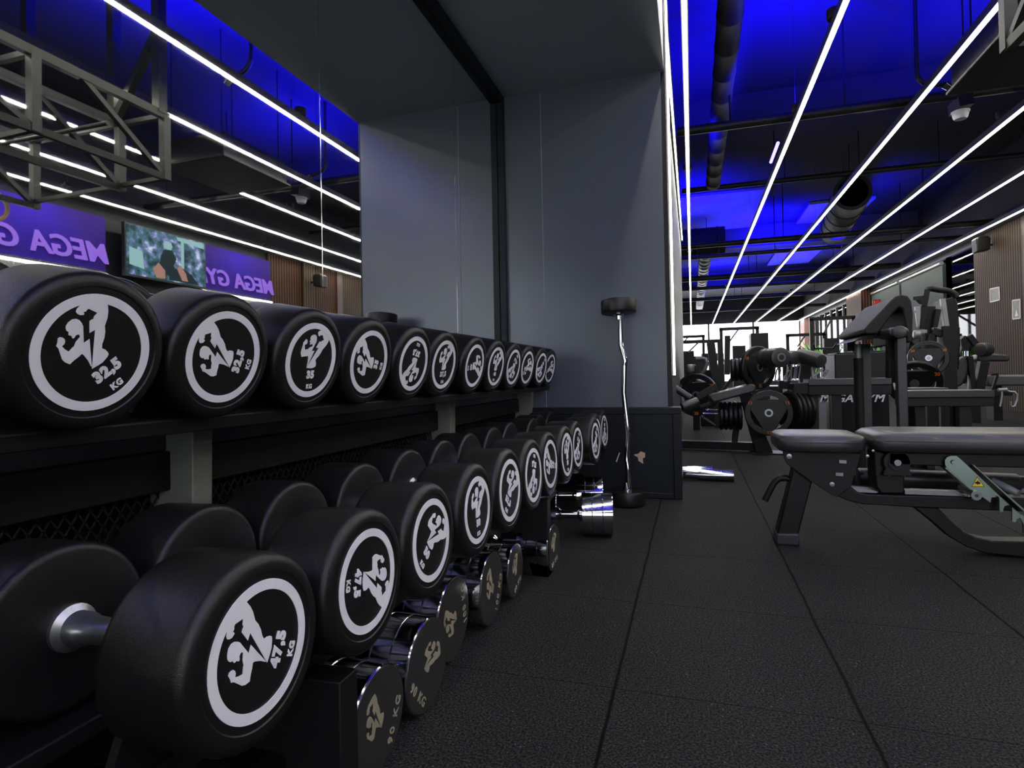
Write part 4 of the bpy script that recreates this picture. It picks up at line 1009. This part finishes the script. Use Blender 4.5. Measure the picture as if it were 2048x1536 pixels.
# left machine behind the pillar edge
t = empty('row_machine', (0, 7.5, 0), 'dark plate-loaded machine with round plate, partly hidden by the pillar edge', 'exercise machine')
bars([(300, 770, 560, 830, .06, 7.5), (520, 290, 590, 830, .10, 7.8), (630, 260, 635, 850, .03, 7.8), (735, 200, 730, 700, .07, 8.2), (680, 900, 900, 600, .04, 7.8), (330, 580, 345, 740, .03, 7.3)], 'frame', 'black_metal', t)
MB().rcyl(A(330, 765, 7.4), A(545, 830, 7.4), .03, .01).build('chrome_arm', 'silver', t)
a = A(330, 900, 7.5); a2 = Vector((a.x, 7.5, 0)); MB().bar(a, a2, .08).build('post', 'black_metal', t); a = A(600, 830, 7.8); MB().bar(a, (a.x, 7.8, 0), .08).build('post', 'black_metal', t)
MB().rcyl(A(215, 655, 7.4), A(335, 655, 7.4), .085, .02).build('roller_pad', 'pad', t)
MB().tube([A(x, y, 7.6) for x, y in ((330, 500), (400, 490), (455, 505), (470, 560), (440, 640), (380, 720))], .03, 10).build('curved_guard', 'duct_lit', t)
MB().box(A(380, 640, 8).x, A(560, 640, 8).x, 8, 8.3, 0, A(400, 640, 8).z).build('cover', 'black_metal', t, bevel=.01)
c = A(330, 960, 6.9); tri_plate(c, .25, .05, (.3, .95, 0), 'dark round plate on the machine behind the pillar edge', txt='20')

# tall plate-loaded tower machine
t = empty('press_tower', (3.6, 8, 0), 'tall black chest press tower with grey struts before the blinds', 'exercise machine'); YT = 7.9
bars([(560, 300, 512, 560, .06, YT), (512, 560, 480, 900, .06, YT), (600, 560, 590, 910, .10, YT + .1), (640, 980, 565, 1250, .06, YT), (735, 600, 680, 880, .05, YT), (640, 930, 860, 1000, .08, YT)], 'lever_arm', 'black_metal', t, Cz)
bars([(800, 440, 860, 870, .05, YT), (412, 560, 452, 870, .05, YT), (640, 912, 870, 868, .045, YT), (385, 945, 560, 938, .04, YT), (370, 640, 500, 600, .03, YT)], 'silver_strut', 'silver', t, Cz)
p = Cz(870, 860, YT); MB().bar(p, (p.x, YT, 0), .13).build('rear_post', 'black_metal', t); p = Cz(590, 900, YT + .1); MB().bar(p, (p.x, YT + .1, 0), .12).build('front_post', 'black_metal', t)
MB().slab([Cz(x, y, YT + .2) for x, y in ((815, 450), (1000, 400), (1045, 500), (1085, 1100), (1060, 1536), (880, 1536), (860, 870))], (0, .3, 0)).build('weight_shroud', 'black_metal', t, bevel=.02)
MB().tube([Cz(x, y, YT) for x, y in ((560, 305), (600, 290), (640, 285), (750, 305), (860, 315), (930, 335), (985, 370), (1015, 420))], .035, 10).build('top_handle', 'black_metal', t)
MB().tube([Cz(x, y, YT) for x, y in ((605, 300), (620, 270), (650, 265), (665, 290))], .02, 8).build('top_hook', 'black_metal', t)
bars([(345, 435, 500, 420, .04, YT), (430, 430, 500, 500, .06, YT)], 'side_handle', 'black_metal', t, Cz)
MB().rcyl(Cz(360, 985, YT), Cz(460, 985, YT), .05, .01).build('hand_grip', 'silver', t)
MB().slab([Cz(x, y, YT + .1) for x, y in ((260, 1040), (480, 960), (480, 1300), (330, 1120), (300, 1290), (220, 1300))], (0, .2, 0)).build('seat_back', 'pad', t, bevel=.02)
MB().slab([Cz(x, y, YT + .6) for x, y in ((250, 1270), (390, 1260), (400, 1345), (320, 1340))], (0, .2, 0)).build('towel_shelf', 'white_plastic', t)
MB().slab([Cz(x, y, YT + .3) for x, y in ((215, 1350), (410, 1350), (420, 1900), (200, 1900))], (0, .3, 0)).build('base_cover', 'rack_grey', t)
tri_plate(Cz(590, 1345, YT - .3), .2, .05, (.2, 1, 0), 'black plate on the press tower at knee height', txt='20')
tri_plate(B(1210, 1330, YT - .5), .27, .05, (.15, 1, .5), 'flat tilted plate at the foot of the press tower', txt='20')
MB().cyl(Cz(600, 1345, YT - .3), Cz(600, 1345, YT + .3), .03).build('plate_peg', 'steel_worn', t)
MB().cyl(B(1210, 1330, YT - .5), B(1210, 1330, YT + .1) + Vector((0, 0, .3)), .025).build('plate_peg', 'steel_worn', t)
MB().bar(B(1210, 1330, YT - .45), Vector((B(1210, 1330, YT - .45).x, YT - .45, 0)), .06).build('foot_post', 'black_metal', t)
# glute machine with pads at the right
t = empty('glute_machine', (4.2, 8.5, 0), 'black machine with round roller and long arm pad before the slatted column', 'exercise machine'); YG = 8.75
bars([(1215, 1320, 1280, 1900, .06, YG), (1430, 1400, 1340, 1880, .10, YG), (1200, 1000, 1380, 1230, .07, YG), (900, 1900, 1850, 1870, .08, YG), (1640, 1600, 1560, 1850, .03, YG), (1540, 1600, 1650, 1590, .03, YG)], 'frame', 'black_metal', t, Cz)
bars([(1060, 1170, 925, 1540, .05, YG), (925, 1540, 860, 1830, .05, YG)], 'silver_strut', 'silver', t, Cz)
MB().slab([Cz(x, y, YG) for x, y in ((1180, 1310), (1220, 1420), (1200, 1600), (1120, 1760), (1020, 1800), (960, 1700), (1000, 1500), (1100, 1330))], (0, .12, 0)).build('oval_pad', 'pad', t, bevel=.03, seg=3)
MB().slab([Cz(x, y, YG + .5) for x, y in ((1230, 1320), (1440, 1290), (1400, 1800), (1200, 1850))], (0, .05, 0)).build('grey_panel', 'duct_lit', t)
MB().rcyl(Cz(1370, 1215, YG - .1), Cz(1500, 1215, YG), .085, .02, 28).build('roller_pad', 'pad', t)
MB().slab([Cz(x, y, YG) for x, y in ((1345, 1300), (1480, 1265), (1780, 1285), (1850, 1350), (1820, 1400), (1560, 1395), (1400, 1420), (1340, 1370))], (0, .2, 0)).build('arm_pad', 'pad', t, bevel=.025, seg=3)
for x in (1135, 1185): MB().cyl(Cz(x, 1240, YG - .1), Cz(x, 1315, YG - .1), .022).build('chrome_pin', 'chrome', t)
MB().slab([Cz(x, y, YG) for x, y in ((1080, 1060), (1150, 1000), (1230, 1080), (1200, 1230), (1100, 1220))], (0, .15, 0)).build('cam_box', 'black_metal', t)
p = Cz(1280, 1880, YG); MB().bar((p.x, YG, 0), (p.x, YG, p.z + .05), .1).build('post', 'black_metal', t); p = Cz(900, 1880, YG); MB().bar((p.x, YG, 0), (p.x, YG, p.z + .05), .1).build('post', 'black_metal', t)
t = empty('flat_bench', (4.6, 9.3, 0), 'flat bench with pale blue-grey pad at the foot of the slatted column', 'weight bench')
a, b = W(1975, 757, 9.0), W(2048, 757, 9.0)
MB().box(a.x, 4.86, 9.0, 9.4, a.z - .1, a.z + .04).build('pad', M['duct_lit'], t, bevel=.02)
MB().box(a.x + .1, a.x + .2, 9.1, 9.3, 0, a.z - .1).build('leg', 'black_metal', t); MB().box(4.7, 4.8, 9.1, 9.3, 0, a.z - .1).build('leg', 'black_metal', t)

# ------------------------------------------------------------------ far gym floor
def machine(x, y, h, lab, kind):
    t = empty('cable_tower' if kind == 0 else 'treadmill' if kind == 1 else 'cycle_machine', (x, y, 0), lab, 'exercise machine', 'machines by the far windows')
    if kind == 0:
        MB().bar((x - .5, y, 0), (x - .5, y, h), .09).build('post', 'black_metal', t); MB().bar((x + .5, y, 0), (x + .5, y, h), .09).build('post', 'black_metal', t)
        MB().bar((x - .55, y, h), (x + .55, y, h), .09).build('top_beam', 'black_metal', t)
        MB().box(x - .18, x + .18, y + .1, y + .3, .1, h * .75).build('weight_stack', 'rack_grey', t)
        MB().bar((x, y, h), (x - .3, y - .5, h * .8), .04).build('arm', 'black_metal', t); MB().box(x - .55, x + .55, y - .3, y + .35, 0, .06).build('base', 'black_metal', t)
    elif kind == 1:
        MB().box(x - .4, x + .4, y - .9, y + .9, .0, .22).build('deck', 'black_metal', t, bevel=.03)
        for s in (-.38, .38): MB().bar((x + s, y + .7, .2), (x + s, y + .85, h * .85), .07).build('upright', 'rack_grey', t)
        MB().box(x - .4, x + .4, y + .7, y + .85, h * .8, h).build('console', 'black_metal', t, bevel=.03)
        MB().bar((x - .4, y + .2, h * .7), (x - .4, y + .8, h * .8), .05).build('handrail', 'black_metal', t); MB().bar((x + .4, y + .2, h * .7), (x + .4, y + .8, h * .8), .05).build('handrail', 'black_metal', t)
    else:
        MB().lathe([(0, 0), (.28, .0), (.3, .05), (.28, .1), (0, .1)], (x, y, .35), (1, 0, 0), 28).build('flywheel', 'black_metal', t)
        MB().bar((x + .05, y - .4, 0.05), (x + .05, y + .5, .06), .1).build('base', 'black_metal', t)
        MB().bar((x + .05, y - .3, .06), (x + .05, y - .25, h * .75), .07).build('seat_post', 'black_metal', t); MB().box(x - .07, x + .17, y - .45, y - .15, h * .75, h * .8).build('seat', 'pad', t, bevel=.02)
        MB().bar((x + .05, y + .4, .06), (x + .05, y + .3, h * .9), .07).build('stem', 'black_metal', t); MB().tube([(x - .2, y + .15, h), (x - .15, y + .3, h * .92), (x + .25, y + .3, h * .92), (x + .3, y + .15, h)], .025, 8).build('handlebar', 'black_metal', t)
for a in ((.2, 16, 1.55, 'tower machine against the far windows, leftmost', 0), (.75, 22.0, 1.45, 'treadmill before the far windows, left', 1), (1.35, 18, 2.0, 'tall cable tower near the middle of the far windows', 0),
          (1.7, 12.0, 1.15, 'exercise bike left of the dark tower', 2), (2.6, 21.5, 1.5, 'treadmill right of the dark tower', 1), (3.0, 15.0, 1.35, 'exercise bike near the far corner', 2),
          (3.6, 13.5, 1.3, 'exercise bike by the side windows', 2), (3.3, 19, 1.8, 'cable tower by the far right corner', 0), (3.6, 17, 2.1, 'cable tower before the brown column', 0), (-.1, 21, 2.0, 'cable tower far left by the windows', 0)):
    machine(*a)
t = empty('display_tower', (1.6, 11, 0), 'tall dark box-shaped tower standing against the bright windows', 'cabinet')
a, b = A(1035, 170, 11), A(1260, 170, 11)
MB().box(a.x, b.x, 11, 11.4, .1, a.z).build('body', 'black_metal', t, bevel=.01)
for k in range(4): MB().box(a.x + .03, b.x - .03, 10.99, 11.0, a.z - .25 * (k + 1) + .03, a.z - .25 * k - .03).build('panel', 'rack_grey', t)
MB().box(a.x - .05, b.x + .05, 10.95, 11.45, 0, .1).build('base', 'black_metal', t)
# plants
def plant(x, y, h, lab):
    t = empty('potted_plant', (x, y, 0), lab, 'plant', 'plants by the side windows')
    MB().lathe([(0, 0), (.15, 0), (.2, .35), (.17, .35), (.16, .3), (0, .3)], (x, y, 0), (0, 0, 1), 24).build('pot', 'white_plastic', t)
    lf = MB()
    for k in range(22):
        a = k * 2.4; L = h * (.45 + .4 * random.random()); b0_ = Vector((x, y, .3)); d = Vector((math.cos(a), math.sin(a), 0)); w_ = d.cross(Vector((0, 0, 1))) * .05
        p1_ = b0_ + Vector((0, 0, h * .5)) + d * L * .25; p2_ = b0_ + Vector((0, 0, h * .75 * (.7 + .3 * random.random()))) + d * L * .6
        lf.add([b0_, p1_ - w_, p1_ + w_, p2_], [(0, 1, 2), (1, 3, 2)])
    lf.build('leaves', 'leaf', t, smooth=False)
plant(4.3, 23.5, 2.3, 'tall green potted plant by the far right windows'); plant(4.1, 15.0, 1.5, 'green potted plant beside the side window blinds')
plant(4.4, 20.6, 1.6, 'green potted plant by the mullioned side window')
